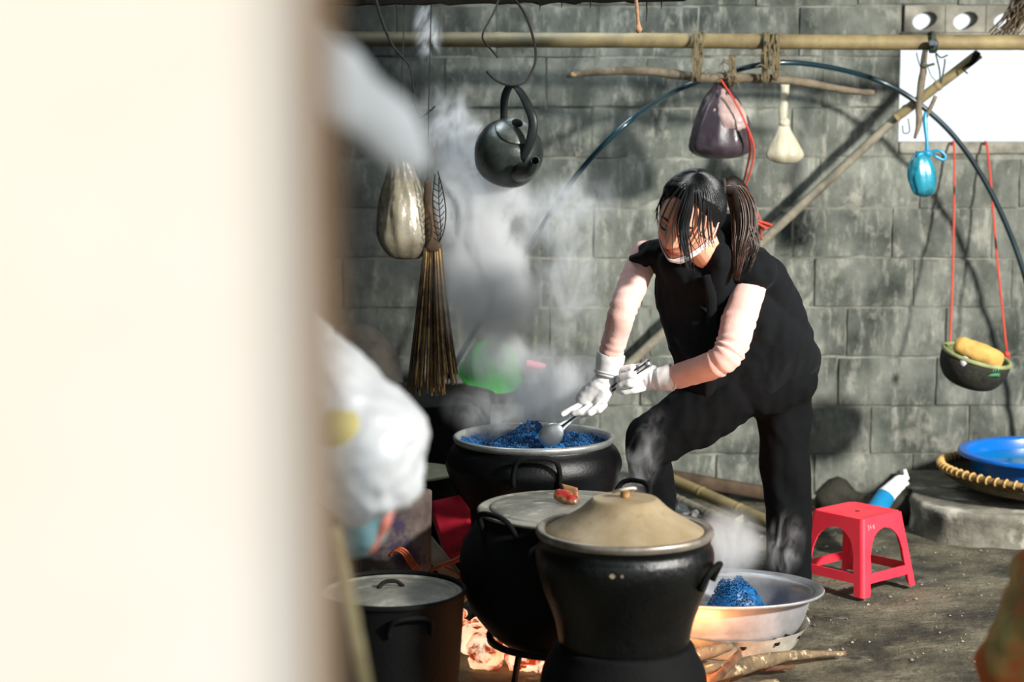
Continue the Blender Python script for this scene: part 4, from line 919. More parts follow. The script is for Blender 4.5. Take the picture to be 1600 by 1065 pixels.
# ================================================================== FOREGROUND, OUT OF FOCUS
tag(mo('bamboo_post', culm((P(455, 600, 2.95).x, 2.97, -.01), (P(455, 600, 2.95).x, 2.97, 2.2), .024, 6, 12), M_bamg), 'upright bamboo post behind the white door post, holding the plastic bags', 'post')
M_thin = mat('white_film', 'f6f8fa', .3, col2='e6eaec', scale=9, coat=.5, spec=.5, bump=.003, bscale=14, trans=.12)
bc = P(590, 690, 2.9)
bag = thing('plastic_bag', 'big white plastic bag bulging out from behind the door post', 'bag', P(590, 840, 2.9))
def Q(px, py, Y=2.9): return P(px, py, Y)
def R_(px, w, py, dp, Y=2.9, sk=0): c = Q(px, py, Y); k = m_per_px(py, Y); return (c, V(w*k, 0, sk*k), V(0, dp, 0))
rg = [R_(470, 18, 485, .02), R_(492, 36, 520, .05), R_(505, 66, 565, .08), R_(530, 92, 620, .10), R_(560, 104, 665, .11), R_(574, 96, 710, .11), R_(578, 84, 760, .10), R_(575, 62, 795, .08), R_(560, 30, 815, .05)]
vf = loft([( Vector(a[:3]), V(a[3], 0, a[5]), V(0, a[7], 0)) for a in crom([(*c, u.x, 0, u.z, 0, v.y, 0) for c, u, v in rg], 6)], 60)
vf = displace(vf, lambda v: .020*noise.noise(v*9)+.012*abs(noise.noise(v*20))+.004*noise.noise(v*50))
mo('bag_body', vf, M_thin, bag)
mo('bag_neck', displace(tube([P(455, 452, 2.95), P(462, 470, 2.93), P(478, 500, 2.9), P(492, 530, 2.9)], [.030, .016, .026, .04], 14, n=5), lambda v: .004*noise.noise(v*40)), M_thin, bag)
mo('yellow_fruit', sph(Q(535, 672, 2.83), .045), mat('yellow_green', 'cfc27a', .6), bag)
bag = thing('plastic_bag', 'blue-green and pink plastic bag below the big white bag', 'bag', P(570, 860, 2.95))
M_teal = mat('teal_film', '8fb4ba', .3, col2='3f7a86', scale=11, coat=.5, lo=.42, hi=.6, bump=.003, bscale=26)
rg = [R_(560, 22, 735, .03, 3.0), R_(572, 42, 765, .06, 3.0), R_(574, 46, 800, .07, 3.0), R_(566, 38, 838, .06, 3.0), R_(552, 20, 866, .03, 3.0)]
mo('bag_body', displace(loft([(Vector(a[:3]), V(a[3], 0, 0), V(0, a[4], 0)) for a in crom([(*c, u.x, v.y) for c, u, v in rg], 6)], 40), lambda v: .012*noise.noise(v*14)+.004*noise.noise(v*40)), M_teal, bag)
mo('pink_edge', displace(tube([Q(612, 792, 2.97), Q(600, 812, 2.96), Q(590, 835, 2.96), Q(578, 862, 2.96)], [.008, .012, .010, .006], 8, n=5), lambda v: .004*noise.noise(v*40)), mat('pink_film', 'e08a7a', .5, col2='c8705f', scale=30), bag)
tag(mo('bamboo_stick', culm(P(528, 830, 2.2), P(578, 1110, 2.0), .0075, 2, 10), mat('pale_stick', 'c9b88c', .7, col2='a08f64', scale=14)), 'pale stick standing blurred at the foot of the door post', 'stick')
tag(mo('white_cloth', displace(loft([(Vector(a[:3]), V(a[3]*.62, 0, a[3]*.5), V(0, a[4], 0)) for a in crom([(*P(x, y, yy), w*m_per_px(y, yy), d) for x, y, w, d, yy in ((420, 0, 16, .008, .81), (465, 40, 34, .01, 1.35), (510, 105, 62, .015, 1.52), (560, 160, 62, .018, 1.52), (615, 205, 58, .018, 1.52), (645, 240, 42, .015, 1.52), (662, 268, 18, .008, 1.52))], 5)], 32), lambda v: .005*noise.noise(v*30)), mat('white_cotton', 'ffffff', .8, col2='f2f2f0', scale=10)), 'out-of-focus white cloth sticking out from the door post at upper left', 'cloth')
# blurred olive and rust cloth at lower right
oc = [(1668, 862, 50), (1658, 900, 68), (1646, 955, 84), (1632, 1015, 92), (1618, 1075, 92), (1608, 1130, 92), (1606, 1260, 98), (1606, 1340, 104), (1606, 1376, 100)]
tag(mo('olive_jacket', displace(loft([(Vector(a[:3]), V(a[3], 0, 0), V(0, .12, 0)) for a in crom([(*P(x, y, 3.4), w*m_per_px(y, 3.4)) for x, y, w in oc], 6)], 40), lambda v: .020*noise.noise(v*9)+.012*(1-abs(noise.noise(v*16))*3)), mat('olive_cloth', 'a59b5e', .9, col2='6e673a', scale=8, col3='b5602c', s3=5, lo3=.46, hi3=.58)), 'blurred olive and rust-brown draped jacket at the lower right corner', 'jacket')
# ================================================================== THE WOMAN
M_skin = mat('skin', 'e3aa8e', .5, col2='d6957a', scale=9, sss=.12, lo=.3, hi=.7)
M_hair = mat('black_hair', '0a0f12', .42, col2='06090b', scale=90, stretch=(1, 1, 1), spec=.6, bump=.0012, bscale=160)
M_vest = mat('black_cloth', '080b0e', .9, col2='0c1013', scale=10, sheen=.02, bump=.0006, bscale=300, spec=.18)
M_trou = mat('black_trousers', '06080a', .9, col2='0a0c0e', scale=10, bump=.0006, bscale=300, spec=.15)
M_sleeve = mat('pink_sleeve', 'e2b8ae', .8, col2='d8a79b', scale=14, sheen=.2, bump=.0008, bscale=240)
M_glove = mat('latex_glove', 'dddcdc', .45, col2='cfcccb', scale=22, sss=.05)
fy = G(1232, 955, 0)
woman = thing('person', 'woman in black vest and pink sleeves bending over the steamer, scooping rice with white gloves', 'person', (fy.x, fy.y, 0))
Fw = (CX*-.50+CY*-.42+CZ*.75).normalized(); Uw = CX*.12+CY*.84+CZ*.55; Uw = (Uw-Fw*Uw.dot(Fw)).normalized(); Lw = Uw.cross(Fw).normalized()
HS = 1.08
hc = P(1052, 362, 4.98)-Fw*.09*HS
def ga(x, s): return math.exp(-(x/s)**2)
def head_local(d, off=0.0):
    """unit direction (x left, y up, z front) -> point on the head"""
    x, y, z = d.x*.0725, d.y*.114, d.z*.094
    low = max(0, -d.y); fr = max(0, d.z)
    x *= 1-.30*low**1.6; 
    if z < 0: z *= 1.05-.35*low
    if d.y < 0: z += .006*low*fr
    if d.z > 0: z *= 1-.06*(1-abs(d.x))*0
    if d.z > .1:
        g = min(1, (d.z-.1)/.3); X, Y = x, y
        n = 0
        t = (0.012-Y)/.05
        if t > -.2: n += g*(.004+.023*max(0, min(1, t)))*ga(X, .0085+.004*max(0, min(1, t)))*(1 if Y > -.038 else ga(Y+.038, .007))
        n += .006*g*ga(abs(X)-.012, .006)*ga(Y+.036, .007)
        n += -.0085*g*ga(abs(X)-.031, .015)*ga(Y-.004, .011)+.0058*g*ga(abs(X)-.031, .012)*ga(Y-.002, .007)
        n += .004*g*ga(Y-.024, .009)*ga(abs(X)-.028, .022)
        n += .008*g*ga(X, .021)*ga(Y+.063, .010)-.0035*g*ga(X, .019)*ga(Y+.0635, .0022)-.002*g*ga(X, .02)*ga(Y+.079, .005)
        n += .009*g*ga(X, .018)*ga(Y+.098, .014)+.004*g*ga(abs(X)-.043, .018)*ga(Y+.028, .018)
        z += n
    p = V(x, y, z)
    if off: p += V(d.x*.9, d.y, d.z).normalized()*off
    return p*HS
def hw_(p): return hc+Lw*p.x+Uw*p.y+Fw*p.z
def hdir(az, el): return V(math.sin(az)*math.cos(el), math.sin(el), math.cos(az)*math.cos(el))
def head_patch(az0, az1, elf0, elf1, off, nu, nv, th=0.0, keep=None):
    vs = []; fs = []
    for j in range(nv+1):
        for i in range(nu+1):
            az = az0+(az1-az0)*i/nu; e0 = elf0(az); e1 = elf1(az); el = e0+(e1-e0)*j/nv; o = off(az, el, j/nv) if callable(off) else off
            vs.append(hw_(head_local(hdir(az, el), o)))
    for j in range(nv):
        for i in range(nu): q = j*(nu+1)+i; fs.append((q, q+1, q+nu+2, q+nu+1))
    return vs, fs
hv = []; hf = []; NA, NE = 150, 110
for j in range(1, NE):
    for i in range(NA): hv.append(hw_(head_local(hdir(2*math.pi*i/NA, -math.pi/2+math.pi*j/NE))))
hv += [hw_(head_local(V(0, -1, 0))), hw_(head_local(V(0, 1, 0)))]
for j in range(NE-2):
    for i in range(NA): q = j*NA+i; w = j*NA+(i+1) % NA; hf.append((q, w, w+NA, q+NA))
for i in range(NA): hf.append((len(hv)-2, (i+1) % NA, i)); o = (NE-2)*NA; hf.append((len(hv)-1, o+i, o+(i+1) % NA))
def HL(x, y, z): return hw_(V(x, y, z)*HS)
ears = [ell(HL(s*.071, -.012, -.012), Lw*.007*s, Uw*.031-Fw*.006, Fw*.018+Lw*.006*s, 16, 12) for s in (1, -1)]
# joints
neckb = P(1118, 412, 5.22)
shR, elR, wrR = P(1010, 392, 5.38), P(974, 482, 5.20), P(948, 575, 5.26)
shL, elL, wrL = P(1172, 444, 5.20), P(1137, 556, 5.08), P(1040, 592, 5.22)
hipL, knL, anL = P(1222, 622, 5.45), P(1230, 765, 5.46), P(1233, 915, 5.44)
hipR, knR, anR = P(1128, 622, 5.42), P(1020, 686, 5.40), P(1026, 850, 5.58)
parts = [(hv, hf)]+ears+[cap(hw_(V(0, -.05, -.03)*HS), neckb, .050, .052), cap(neckb+V(0, .03, -.04), P(1165, 560, 5.42), .06, .10),
    ell(P(1178, 585, 5.43), V(.15, 0, -.03), V(0, .10, 0), V(0, 0, .11))]
parts += chain([neckb, shR, elR, wrR], [.045, .036, .033, .026])+chain([neckb, shL, elL, wrL], [.045, .038, .034, .026])
parts += chain([hipL, knL, V(anL.x, anL.y, .07)], [.06, .042, .032])+chain([hipR, knR, V(anR.x, anR.y+.0, .22)], [.065, .042, .030])
footL = V(anL.x, anL.y, 0); footR = V(anR.x, anR.y, .155)
for f, d in ((footL, V(-.35, -1, 0).normalized()), (footR, V(-.7, -.7, 0).normalized())):
    parts += [cap(f+V(0, 0, .045)-d*.03, f+d*.14+V(0, 0, .03), .036, .026), cap(f+V(0, 0, .05), f+V(0, 0, .10), .036, .034)]
body = mo('body', remesh(parts, .0034, 2, .4), M_skin, woman)
# eyebrows, lash lines, lips
def face_at(X, Y, off):
    """point of the face in front of local X,Y (metres)"""
    best = None; el = math.asin(max(-1, min(1, Y/.114))); c = math.cos(el)
    az = math.asin(max(-.98, min(.98, X/(.0725*max(.2, c)*(1-.30*max(0, -Y/.114)**1.6)))))
    return hw_(head_local(hdir(az, el), off))
M_brow = mat('brow_hair', '2a1d1b', .8); M_lip = mat('lips', 'b8524c', .4, col2='a8443f', scale=60)
for s in (1, -1):
    mo('eyebrow', tube([face_at(s*.014, .022, .0015), face_at(s*.028, .027, .002), face_at(s*.046, .021, .0018)], [.0026, .0034, .0014], 6, n=5), M_brow, woman)
    mo('eyelashes', tube([face_at(s*.018, -.002, .0008), face_at(s*.026, -.005, .0016), face_at(s*.036, -.005, .0016), face_at(s*.045, -.001, .0012)], [.0012, .0027, .0028, .0014], 6, n=5), M_brow, woman)
    mo('eyelid_crease_shade', tube([face_at(s*.018, .004, .0003), face_at(s*.030, .0085, .0003), face_at(s*.044, .004, .0005)], .0013, 5, n=5), mat('lid_fold_shade', '9b6350', .6), woman)  # crease lines in darker skin colour paint in the eye socket shade
    mo('nostril', sph(face_at(s*.0075, -.0435, .0008), .0022, 8, 6), mat('nostril_shade', '4a2620', .8), woman)
for y0, y1, w in ((-.0628, -.0565, .0225), (-.0715, -.0645, .0205)):
    vs = []; fs = []; N = 16
    for i in range(N+1):
        u = -1+2*i/N; k = math.sqrt(max(0, 1-u*u*.98))
        for t in (0, .5, 1): vs.append(face_at(u*w, (y0+y1)/2+(t-.5)*(y1-y0)*k-.002*abs(u), .0010+.0012*(1-abs(2*t-1))*k))
    for i in range(N):
        for t in (0, 1): q = i*3+t; fs.append((q, q+3, q+4, q+1))
    mo('lip', (vs, fs), M_lip, woman)
# ear detail and ring
mo('ear_fold', tube([HL(.077, -.034, -.016), HL(.079, -.012, -.004), HL(.079, .010, -.012), HL(.078, .016, -.024), HL(.078, -.004, -.030)], .0028, 6, n=5), mat('ear_backlit_red', 'c9604c', .5), woman)  # backlit red of the ear is painted into the fold's colour
mo('earring', sph(HL(.078, -.044, -.010), .0035, 8, 6), mat('silver_stud', 'cfd2d6', .2, metal=1), woman)
# mask pulled under the chin
M_mask = mat('white_mask', 'e6e7ea', .75, col2='d5d8dc', scale=30)
d2r = math.radians
def mtop(az): a = abs(math.degrees(az)); return d2r(-49+37*min(1, a/78)**1.8)
def mbot(az): a = abs(math.degrees(az)); return d2r(-80+30*min(1, a/78)**1.5)
def moff(az, el, t): return .0055+.004*math.sin(t*9+az*3)*.4+.004*(1-t)
mk = head_patch(d2r(-78), d2r(78), mbot, mtop, moff, 60, 14)
mask = mo('face_mask', mk, M_mask, woman)
sol = mask.modifiers.new('thick', 'SOLIDIFY'); sol.thickness = .0018
for s in (1, -1):
    mo('ear_loop', join(tube([hw_(head_local(hdir(s*d2r(77), d2r(-26)), .005)), HL(s*.079, -.014, .004), HL(s*.081, .018, -.008), HL(s*.081, .014, -.026)], .0019, 6, n=5), tube([hw_(head_local(hdir(s*d2r(77), d2r(-46)), .005)), HL(s*.074, -.044, -.006), HL(s*.080, -.040, -.022)], .0019, 6, n=4)), M_mask, woman)
# hair: a cap of combed-back hair with strand ridges
def hairline(az):
    a = abs(math.degrees(az))
    if a < 35: return d2r(46-.05*a)
    if a < 80: return d2r(44-(a-35)*.62)
    if a < 105: return d2r(16-(a-80)*1.5)
    return d2r(-21-(min(a, 150)-105)*.55)
def hoff(az, el, t):
    e = min(1, t*4); tp = hdir(az, el)
    st = .0022*math.sin(az*58+4*noise.noise(tp*3))+.0016*noise.noise(V(az*26, el*3, 1))
    return .003+e*(.013+.006*max(0, tp.y)+.004*max(0, -tp.z))+st*min(1, t*3)*(1-.7*max(0, tp.y)**6)
hair = mo('hair', head_patch(-math.pi, math.pi, hairline, lambda a: d2r(89.9), hoff, 360, 60), M_hair, woman)
rr = random.Random(21)
def strand_to(pts, r): return tube(pts, r, 4, n=5)
vf = []
part = hdir(d2r(14), d2r(72))
for k in range(62):        # the fringe, parted above her left brow, falls free in front of the face
    side = rr.random()
    if side < .60: az = d2r(rr.gauss(18, 6)); drop = rr.uniform(.09, .165); sx = rr.gauss(.004, .004)
    elif side < .62: az = d2r(rr.gauss(-16, 8)); drop = rr.uniform(.05, .12); sx = rr.gauss(.002, .004)
    elif side < .83: az = d2r(rr.uniform(-86, -62)); drop = rr.uniform(.05, .11); sx = -.003
    else: az = d2r(rr.uniform(44, 70)); drop = rr.uniform(.06, .11); sx = .004
    a = hw_(head_local(part, .018)); m = hw_(head_local(hdir(az*.7+.05, d2r(60)), .022)); b = hw_(head_local(hdir(az, d2r(rr.uniform(36, 46))), .013))
    e = hw_(head_local(hdir(az*1.02, d2r(14)), .010)); dn = (CY*-1+CX*.12).normalized()
    dn2 = e+dn*max(.0, drop-.035)*.55+Fw*.010+CX*sx; dn3 = e+dn*max(.01, drop-.035)+Fw*.012+CX*sx*2+V(rr.gauss(0, .004), 0, 0)
    vf.append(strand_to([a, m, b, e, dn2, dn3], [.0016, .0023, .0024, .0022, .0015, .0004]))
q = mo('fringe', join(*vf), mat('fringe_hair', '0c0f11', .6, spec=.3), woman); q['kind'] = 'stuff'
# ponytail
M_tail = mat('brown_hair', '4a3020', .45, col2='22160f', scale=60, spec=.6, col3='7a5632', s3=90, lo3=.6, hi3=.75)
M_tail2 = mat('dark_brown_hair', '17100c', .6, col2='0e0a08', scale=60, spec=.3)
root = P(1127, 292, 5.12)
core = [(root, .020), (P(1146, 292, 5.14), .030), (P(1160, 318, 5.16), .036), (P(1164, 352, 5.15), .034), (P(1158, 384, 5.13), .024), (P(1152, 412, 5.12), .007)]
q = mo('ponytail', displace(tube([c for c, r in core], [r for c, r in core], 28, n=8, flat=.75), lambda v: .0035*noise.noise(V(v.x*60, v.y*60, v.z*8))), M_tail2, woman)
vf = []
for k in range(190):
    a = rr.uniform(0, 6.283); f = rr.uniform(.75, 1.08); pts = []
    for i, (c, r) in enumerate(core):
        rad = r*f*(1+.10*rr.gauss(0, 1)*(i/5)); pts.append(c+CX*math.cos(a)*rad+CZ*math.sin(a)*rad*.8+CY*(rr.uniform(-.05, .02) if i == 5 else 0))
    if rr.random() < .08: pts[-2] += CX*.03; pts[-1] += CX*.03+CY*.02
    vf.append(tube(pts, [.0012, .0018, .002, .0018, .0014, .0005], 4, n=4))
q = mo('ponytail_strands', join(*vf), M_tail, woman); q['kind'] = 'stuff'
mo('hair_tie', tube([root+(CY*math.cos(a)+CZ*math.sin(a))*.021+CX*.006 for a in np.linspace(0, 6.283, 18)], .006, 6, cap=False), mat('black_elastic', '15120f', .8, col2='3b322a', scale=60), woman)
# clothes ------------------------------------------------------------
def wr(v, amp, sc, seed=0, st=(1, 1, 1)):
    w = V(v.x*st[0], v.y*st[1], v.z*st[2])*sc+V(seed, seed, 0)
    return amp*((1-abs(noise.noise(w))*2.2)*.6+.4*noise.noise(w*2.3))
def px_ring(cx, cy, Y, hw, tilt, dep, fwd=(0, -1, 0), yaw=.0):
    k = m_per_px(cy, Y); t = math.radians(tilt); u = (CX*math.cos(t)-CY*math.sin(t)).normalized()*hw*k+CZ*(yaw*hw*k)
    return (P(cx, cy, Y), u, CZ*dep-CX*dep*.1)
tr = [px_ring(1104, 405, 5.26, 38, 14, .07), px_ring(1106, 420, 5.27, 84, 15, .095), px_ring(1116, 445, 5.28, 94, 12, .115), px_ring(1138, 490, 5.33, 106, 6, .13), px_ring(1160, 540, 5.38, 112, 2, .135), px_ring(1167, 585, 5.41, 106, -3, .13), px_ring(1166, 612, 5.42, 100, -6, .12)]
tl = [tuple(Vector(a[i:i+3]) for i in (0, 3, 6)) for a in crom([(*c, *u, *v) for c, u, v in tr], 4)]
vparts = [loft(tl, 40, True, 2.3)]
vparts += [cap(P(1085, 405, 5.25), P(1016, 400, 5.34), .052, .042), cap(P(1135, 410, 5.22), P(1178, 425, 5.19), .058, .056), cap(P(1160, 412, 5.22), P(1196, 436, 5.24), .056, .055)]
# pointed cap sleeve on her right shoulder
flap = loft([(P(1030, 392, 5.30), CX*.03+CY*.03, CZ*.065), (P(1012, 400, 5.30), CX*.006+CY*.044, CZ*.055), (P(1000, 402, 5.29), CY*.026+CX*.012, CZ*.048), (P(984, 403, 5.28), CY*.004, CZ*.035)], 20, True)
vparts += [flap, cap(P(1118, 385, 5.21), P(1112, 420, 5.24), .062, .072)]
vparts += [cap(P(1146, 366, 5.22), P(1126, 425, 5.27), .052, .085), cap(P(1096, 436, 5.25), P(1104, 520, 5.30), .062, .09), cap(P(1200, 440, 5.26), P(1236, 520, 5.36), .055, .06), cap(P(1124, 402, 5.15), P(1120, 452, 5.22), .034, .058), cap(P(1064, 422, 5.20), P(1084, 470, 5.26), .024, .055)]
vest = remesh(vparts, .007, 5, .5)
vest = displace(vest, lambda v: wr(v, .017, 6, 3, (1.5, 1, .6))+wr(v, .007, 15, 5, (1.2, 1, .7))+wr(v, .002, 40, 1))
mo('vest', vest, M_vest, woman)
mo('vest_placket', displace(tube([P(1104, 430, 5.135), P(1112, 470, 5.15), P(1110, 520, 5.21), P(1104, 575, 5.265)], [.012, .014, .013, .010], 12, n=8, flat=.5, up=CX), lambda v: wr(v, .003, 20)), M_vest, woman)
trp = [ell(P(1180, 590, 5.43), V(.186, 0, 0), V(0, .135, 0), V(0, 0, .12), 30, 20)]
trp += chain([P(1220, 620, 5.45), P(1226, 690, 5.46), P(1232, 790, 5.46), P(1234, 912, 5.44)], [.088, .077, .066, .060])+[cap(P(1234, 905, 5.44), V(anL.x, anL.y, .06), .062, .062)]
trp += chain([P(1140, 606, 5.41), P(1085, 648, 5.40), P(1022, 688, 5.40)], [.112, .098, .076])+chain([P(1016, 682, 5.40), P(1014, 725, 5.46), P(1026, 780, 5.52), V(anR.x, anR.y, .25)], [.068, .062, .055, .055])
trous = remesh(trp, .008, 6, .5)
def tfold(v): return wr(v, .012, 8, 9, (1.3, 1, .5))+wr(v, .005, 20, 2, (1, 1, .6))
mo('trousers', displace(trous, tfold), M_trou, woman)
mo('white_tag', box(P(1181, 622, 5.34), (.022, .004, .007), Matrix.Rotation(.2, 3, 'Y')), mat('white_label', 'e8e8e4', .6), woman)
def sleeve(pts, rs, folds, m=M_sleeve):
    q = crom([(*p, r) for p, r in zip(pts, rs)], 14); L = len(q); P_ = [Vector(a[:3]) for a in q]; rr_ = []
    for i, a in enumerate(q):
        t = i/(L-1); b = 0
        for f0, wdt, amp in folds: b += amp*math.sin((t-f0)*90)*math.exp(-((t-f0)/wdt)**2)
        rr_.append(a[3]+b)
    return displace(tube(P_, rr_, 28), lambda v: wr(v, .0028, 20, 1)+.0006*noise.noise(v*90))
cuR = P(952, 560, 5.255); cuL = P(1058, 588, 5.20)
mo('sleeve', sleeve([shR, shR.lerp(elR, .5), elR, elR.lerp(cuR, .5), cuR], [.041, .043, .040, .037, .035], [(.48, .07, .003), (.30, .05, .002), (.9, .08, .0016)]), M_sleeve, woman)
mo('sleeve', sleeve([shL+V(.006, 0, .012), shL.lerp(elL, .5), P(1142, 545, 5.09), P(1118, 568, 5.10), cuL], [.046, .049, .045, .040, .036], [(.5, .10, .004), (.72, .05, .003), (.25, .05, .002)]), M_sleeve, woman)
# gloved hands --------------------------------------------------------
def fingers(defs): 
    out = []
    for pts, rs in defs: out += chain([P(*p) for p in pts], rs)
    return out
YR = 5.26
kR = P(925, 628, 5.27)
handR = chain([P(952, 560, 5.255), P(950, 585, 5.26), P(938, 606, 5.265)], [.036, .030, .034])
handR += [cap(P(938, 603, 5.265), P(914, 622, 5.275), .036, .028), cap(P(944, 610, 5.255), P(934, 632, 5.255), .030, .020), cap(P(920, 612, 5.28), P(909, 630, 5.28), .026, .019)]
handR += fingers([([(909, 632, 5.27), (893, 640, 5.255), (879, 647, 5.25)], [.0125, .0110, .0085]),
                  ([(922, 636, 5.25), (908, 643, 5.235), (897, 646, 5.24)], [.0125, .011, .009]),
                  ([(934, 636, 5.235), (922, 645, 5.225), (909, 648, 5.24)], [.0125, .011, .009]),
                  ([(944, 632, 5.235), (936, 641, 5.225), (926, 645, 5.24)], [.0110, .0095, .008]),
                  ([(922, 612, 5.31), (905, 630, 5.315), (893, 643, 5.30)], [.014, .0115, .009])])
gR = remesh(handR, .0028, 4, .5)
axR = (P(952, 560, 5.255)-P(925, 628, 5.27)).normalized(); wR = P(950, 585, 5.26)
def gwr(v, w, ax):
    d = (v-w).dot(ax); return .0022*math.sin(d*260+2*noise.noise(v*20))*math.exp(-((d)/.03)**2)+.001*noise.noise(v*60)
mo('glove', displace(gR, lambda v: gwr(v, wR, axR)), M_glove, woman)
def cuffring(a, b, r0, r1, th=.0035): 
    return displace(tube([a, a.lerp(b, .3), a.lerp(b, .7), b, b], [r0, r0*1.03, (r0+r1)/2, r1, r1*.9], 26, n=4), lambda v: .0022*noise.noise(v*45))
mo('glove_cuff', join(cuffring(P(955, 552, 5.252), P(948, 584, 5.258), .0415, .037), tube([P(949, 583, 5.258)+((CX+CY*-.25)*math.cos(a)+CZ*math.sin(a))*.0385 for a in np.linspace(0, 6.283, 30)], .0028, 6, cap=False)), M_glove, woman)
handL = chain([P(1052, 590, 5.20), P(1034, 592, 5.215), P(1014, 592, 5.235)], [.034, .031, .033])
handL += [cap(P(1014, 590, 5.235), P(1000, 590, 5.24), .033, .026), cap(P(1012, 600, 5.235), P(1000, 602, 5.24), .022, .018)]
handL += fingers([([(1003, 580, 5.235), (988, 574, 5.22), (973, 577, 5.235), (966, 584, 5.26)], [.0135, .0120, .011, .009]),
                  ([(1001, 589, 5.22), (985, 585, 5.20), (970, 589, 5.215), (965, 594, 5.245)], [.0135, .0125, .011, .009]),
                  ([(1001, 599, 5.22), (984, 599, 5.20), (969, 602, 5.215), (963, 604, 5.245)], [.0130, .012, .010, .008]),
                  ([(1004, 606, 5.22), (990, 610, 5.21), (976, 613, 5.215), (964, 610, 5.235)], [.0115, .010, .0085, .007]),
                  ([(1020, 578, 5.25), (1006, 572, 5.27), (992, 574, 5.285), (982, 582, 5.285)], [.016, .0130, .011, .009])])
wL = P(1030, 592, 5.215); axL = (P(1052, 590, 5.20)-P(1000, 592, 5.24)).normalized()
mo('glove', displace(remesh(handL, .0028, 4, .5), lambda v: gwr(v, wL, axL)), M_glove, woman)
mo('glove_cuff', join(cuffring(P(1050, 589, 5.205), P(1030, 592, 5.215), .0385, .0345), tube([P(1049, 589, 5.205)+(CY*math.cos(a)+(CZ+CX*.3)*math.sin(a))*.0395 for a in np.linspace(0, 6.283, 30)], .0030, 6, cap=False)), M_glove, woman)
# ladle ---------------------------------------------------------------
M_steel = mat('stainless_steel', 'd3d7da', .36, metal=.85, col2='a9aeb2', scale=10)
h0, h1, h2, h3 = P(1015, 566, 5.19), P(990, 582, 5.235), P(935, 622, 5.265), P(872, 668, 5.30)
ladle = thing('ladle', 'stainless steel scoop on a channelled handle held in both gloved hands', 'ladle', h3)
mo('handle', tube([h0, h1, h2, h3.lerp(h2, .25), h3], [.0135, .0125, .0095, .004, .003], 14, n=5, flat=.75), M_steel, ladle)
off = CY*.0075
mo('handle_groove', join(tube([h0+off+CZ*.006, h2+off*.8+CZ*.006, h3+off*.5], [.0022, .002, .0016], 6), tube([h0-off+CZ*.008, h2-off*.8+CZ*.008, h3-off*.5], [.0022, .002, .0016], 6)), mat('groove_dark', '2b3033', .3, metal=.8), ladle)
bc_ = P(861, 679, 5.26)
dl = (P(935, 622, 5.265)-bc_).normalized(); pl_ = dl.cross(CZ).normalized()
for s_g in (-1, 1): mo('handle_rail', tube([bc_+dl*.030+pl_*.010*s_g+CZ*.004, bc_+dl*.06+pl_*.006*s_g, h2.lerp(h3, .25)+pl_*.007*s_g+CZ*.004, h2+pl_*.008*s_g+CZ*.006], [.0042, .0034, .003, .003], 8, n=4), mat('bright_rail', 'dfe3e6', .3, metal=.5), ladle)
bl = ell(bc_, dl*.041+CZ*.010, pl_*.033, CZ*.013-dl*.003, 28, 18)
bl = (bl[0], bl[1])
mo('bowl', bl, M_steel, ladle)
# ================================================================== STEAM
def steam_mat(name, dens, scale, seed, col=(.97, .985, 1.0), thr=.42, stretch=(1, 1, .6)):
    m = bpy.data.materials.new(name); m.use_nodes = True; nt = m.node_tree; nt.nodes.clear(); N = nt.nodes.new; L = nt.links.new
    out = N('ShaderNodeOutputMaterial'); pv = N('ShaderNodeVolumePrincipled'); pv.inputs['Color'].default_value = (*col, 1); pv.inputs['Anisotropy'].default_value = .15
    L(pv.outputs[0], out.inputs['Volume']); tc = N('ShaderNodeTexCoord'); g = N('ShaderNodeNewGeometry')
    ln = N('ShaderNodeVectorMath'); ln.operation = 'LENGTH'; L(tc.outputs['Object'], ln.inputs[0])
    f = N('ShaderNodeMapRange'); f.interpolation_type = 'SMOOTHSTEP'; f.inputs[1].default_value = 1.0; f.inputs[2].default_value = .25; f.inputs[3].default_value = 0; f.inputs[4].default_value = 1; L(ln.outputs['Value'], f.inputs[0])
    mp = N('ShaderNodeMapping'); mp.inputs['Scale'].default_value = stretch; mp.inputs['Location'].default_value = (seed, seed*.6, seed*.3); L(g.outputs['Position'], mp.inputs[0])
    n = N('ShaderNodeTexNoise'); n.inputs['Scale'].default_value = scale; n.inputs['Detail'].default_value = 6; n.inputs['Roughness'].default_value = .64; n.inputs['Distortion'].default_value = 1.4; L(mp.outputs[0], n.inputs['Vector'])
    r = N('ShaderNodeMapRange'); r.inputs[1].default_value = thr; r.inputs[2].default_value = thr+.21; L(n.outputs[0], r.inputs[0])
    a = N('ShaderNodeMath'); a.operation = 'MULTIPLY'; L(f.outputs[0], a.inputs[0]); L(r.outputs[0], a.inputs[1])
    b = N('ShaderNodeMath'); b.operation = 'MULTIPLY'; b.inputs[1].default_value = dens; L(a.outputs[0], b.inputs[0]); L(b.outputs[0], pv.inputs['Density'])
    return m
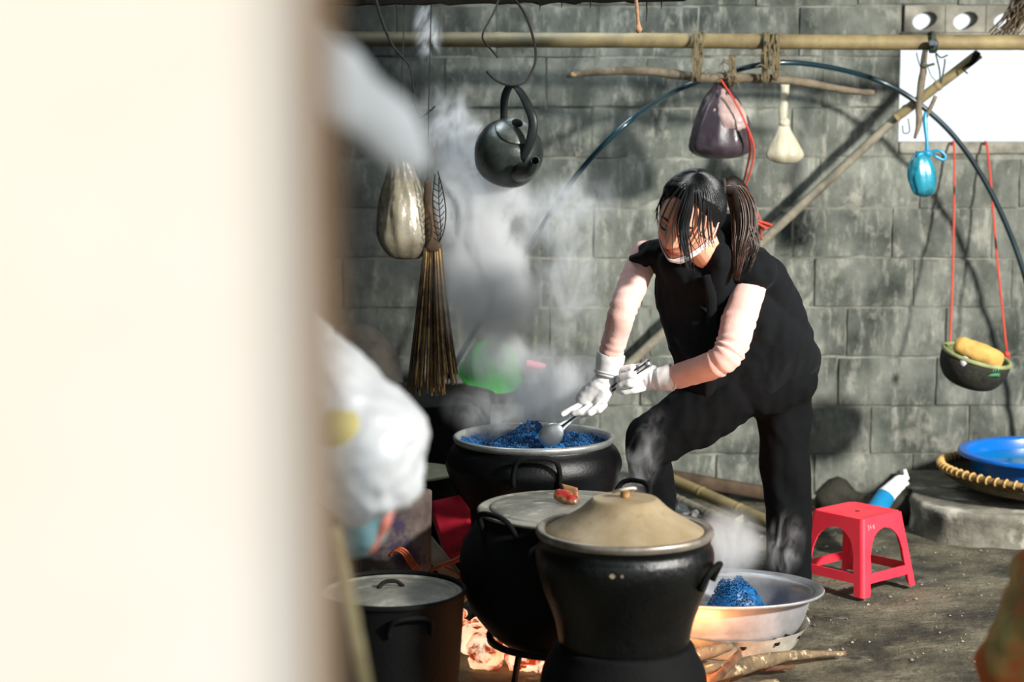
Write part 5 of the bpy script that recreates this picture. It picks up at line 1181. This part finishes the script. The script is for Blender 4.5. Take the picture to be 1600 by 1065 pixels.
def puff(parent, px, py, Y, rx, ry, rz, m, rot=0, me={}):
    if 'm' not in me:
        vs, fs = sph((0, 0, 0), 1, 20, 14); k = bpy.data.meshes.new('steam_puff'); k.from_pydata([tuple(v) for v in vs], [], fs); me['m'] = k
    k = me['m'].copy(); k.materials.append(m); o = bpy.data.objects.new('steam_puff', k); COL.objects.link(o); o.parent = parent
    o.location = P(px, py, Y)-worldloc(parent); o.scale = (rx, ry, rz); o.rotation_euler = (0, math.radians(rot), 0); return o
s1 = thing('steam', 'pale blue-white steam plume rising from the open rice pot past the kettle', 'steam', cA, kind='stuff')
mA = steam_mat('steam_dense', 62.0, 7.0, 1.3, thr=.42); mB = steam_mat('steam_wisp', 46.0, 11.0, 4.7, thr=.45); mC = steam_mat('steam_thin', 24.0, 6.0, 8.1, thr=.38); mE = steam_mat('steam_curl', 22.0, 15.0, 3.1, thr=.50); mD = steam_mat('steam_faint', 12.0, 9.0, 2.2, thr=.42)
puff(s1, 800, 636, 5.52, .24, .16, .13, mD)
puff(s1, 860, 605, 5.55, .17, .14, .17, mC, 10)
puff(s1, 765, 455, 5.8, .2, .16, .28, mC, -6)
puff(s1, 748, 345, 5.95, .22, .15, .30, mA, -8)
puff(s1, 720, 235, 6.05, .14, .12, .26, mB, -24)
puff(s1, 880, 330, 6.1, .24, .14, .15, mD, -20)
puff(s1, 770, 420, 5.9, .15, .14, .22, mA, 0)
puff(s1, 775, 560, 6.1, .17, .14, .12, mC, 0)
puff(s1, 890, 440, 6.2, .16, .14, .26, mD, 0)
puff(s1, 905, 590, 5.5, .12, .10, .12, mC, 0)
puff(s1, 668, 50, 6.2, .06, .06, .13, mB, -4)
s2 = thing('steam', 'thin wisp of steam curling round her bent knee', 'steam', P(1005, 720, 5.2), kind='stuff')
puff(s2, 1000, 725, 5.15, .07, .07, .20, mE, 20)
s3 = thing('steam', 'low mist of steam drifting over the aluminium basin', 'steam', P(1150, 860, 5.15), kind='stuff')
puff(s3, 1140, 850, 5.25, .13, .12, .13, mC, 20)
puff(s3, 1228, 850, 5.15, .07, .06, .12, mE, 10)
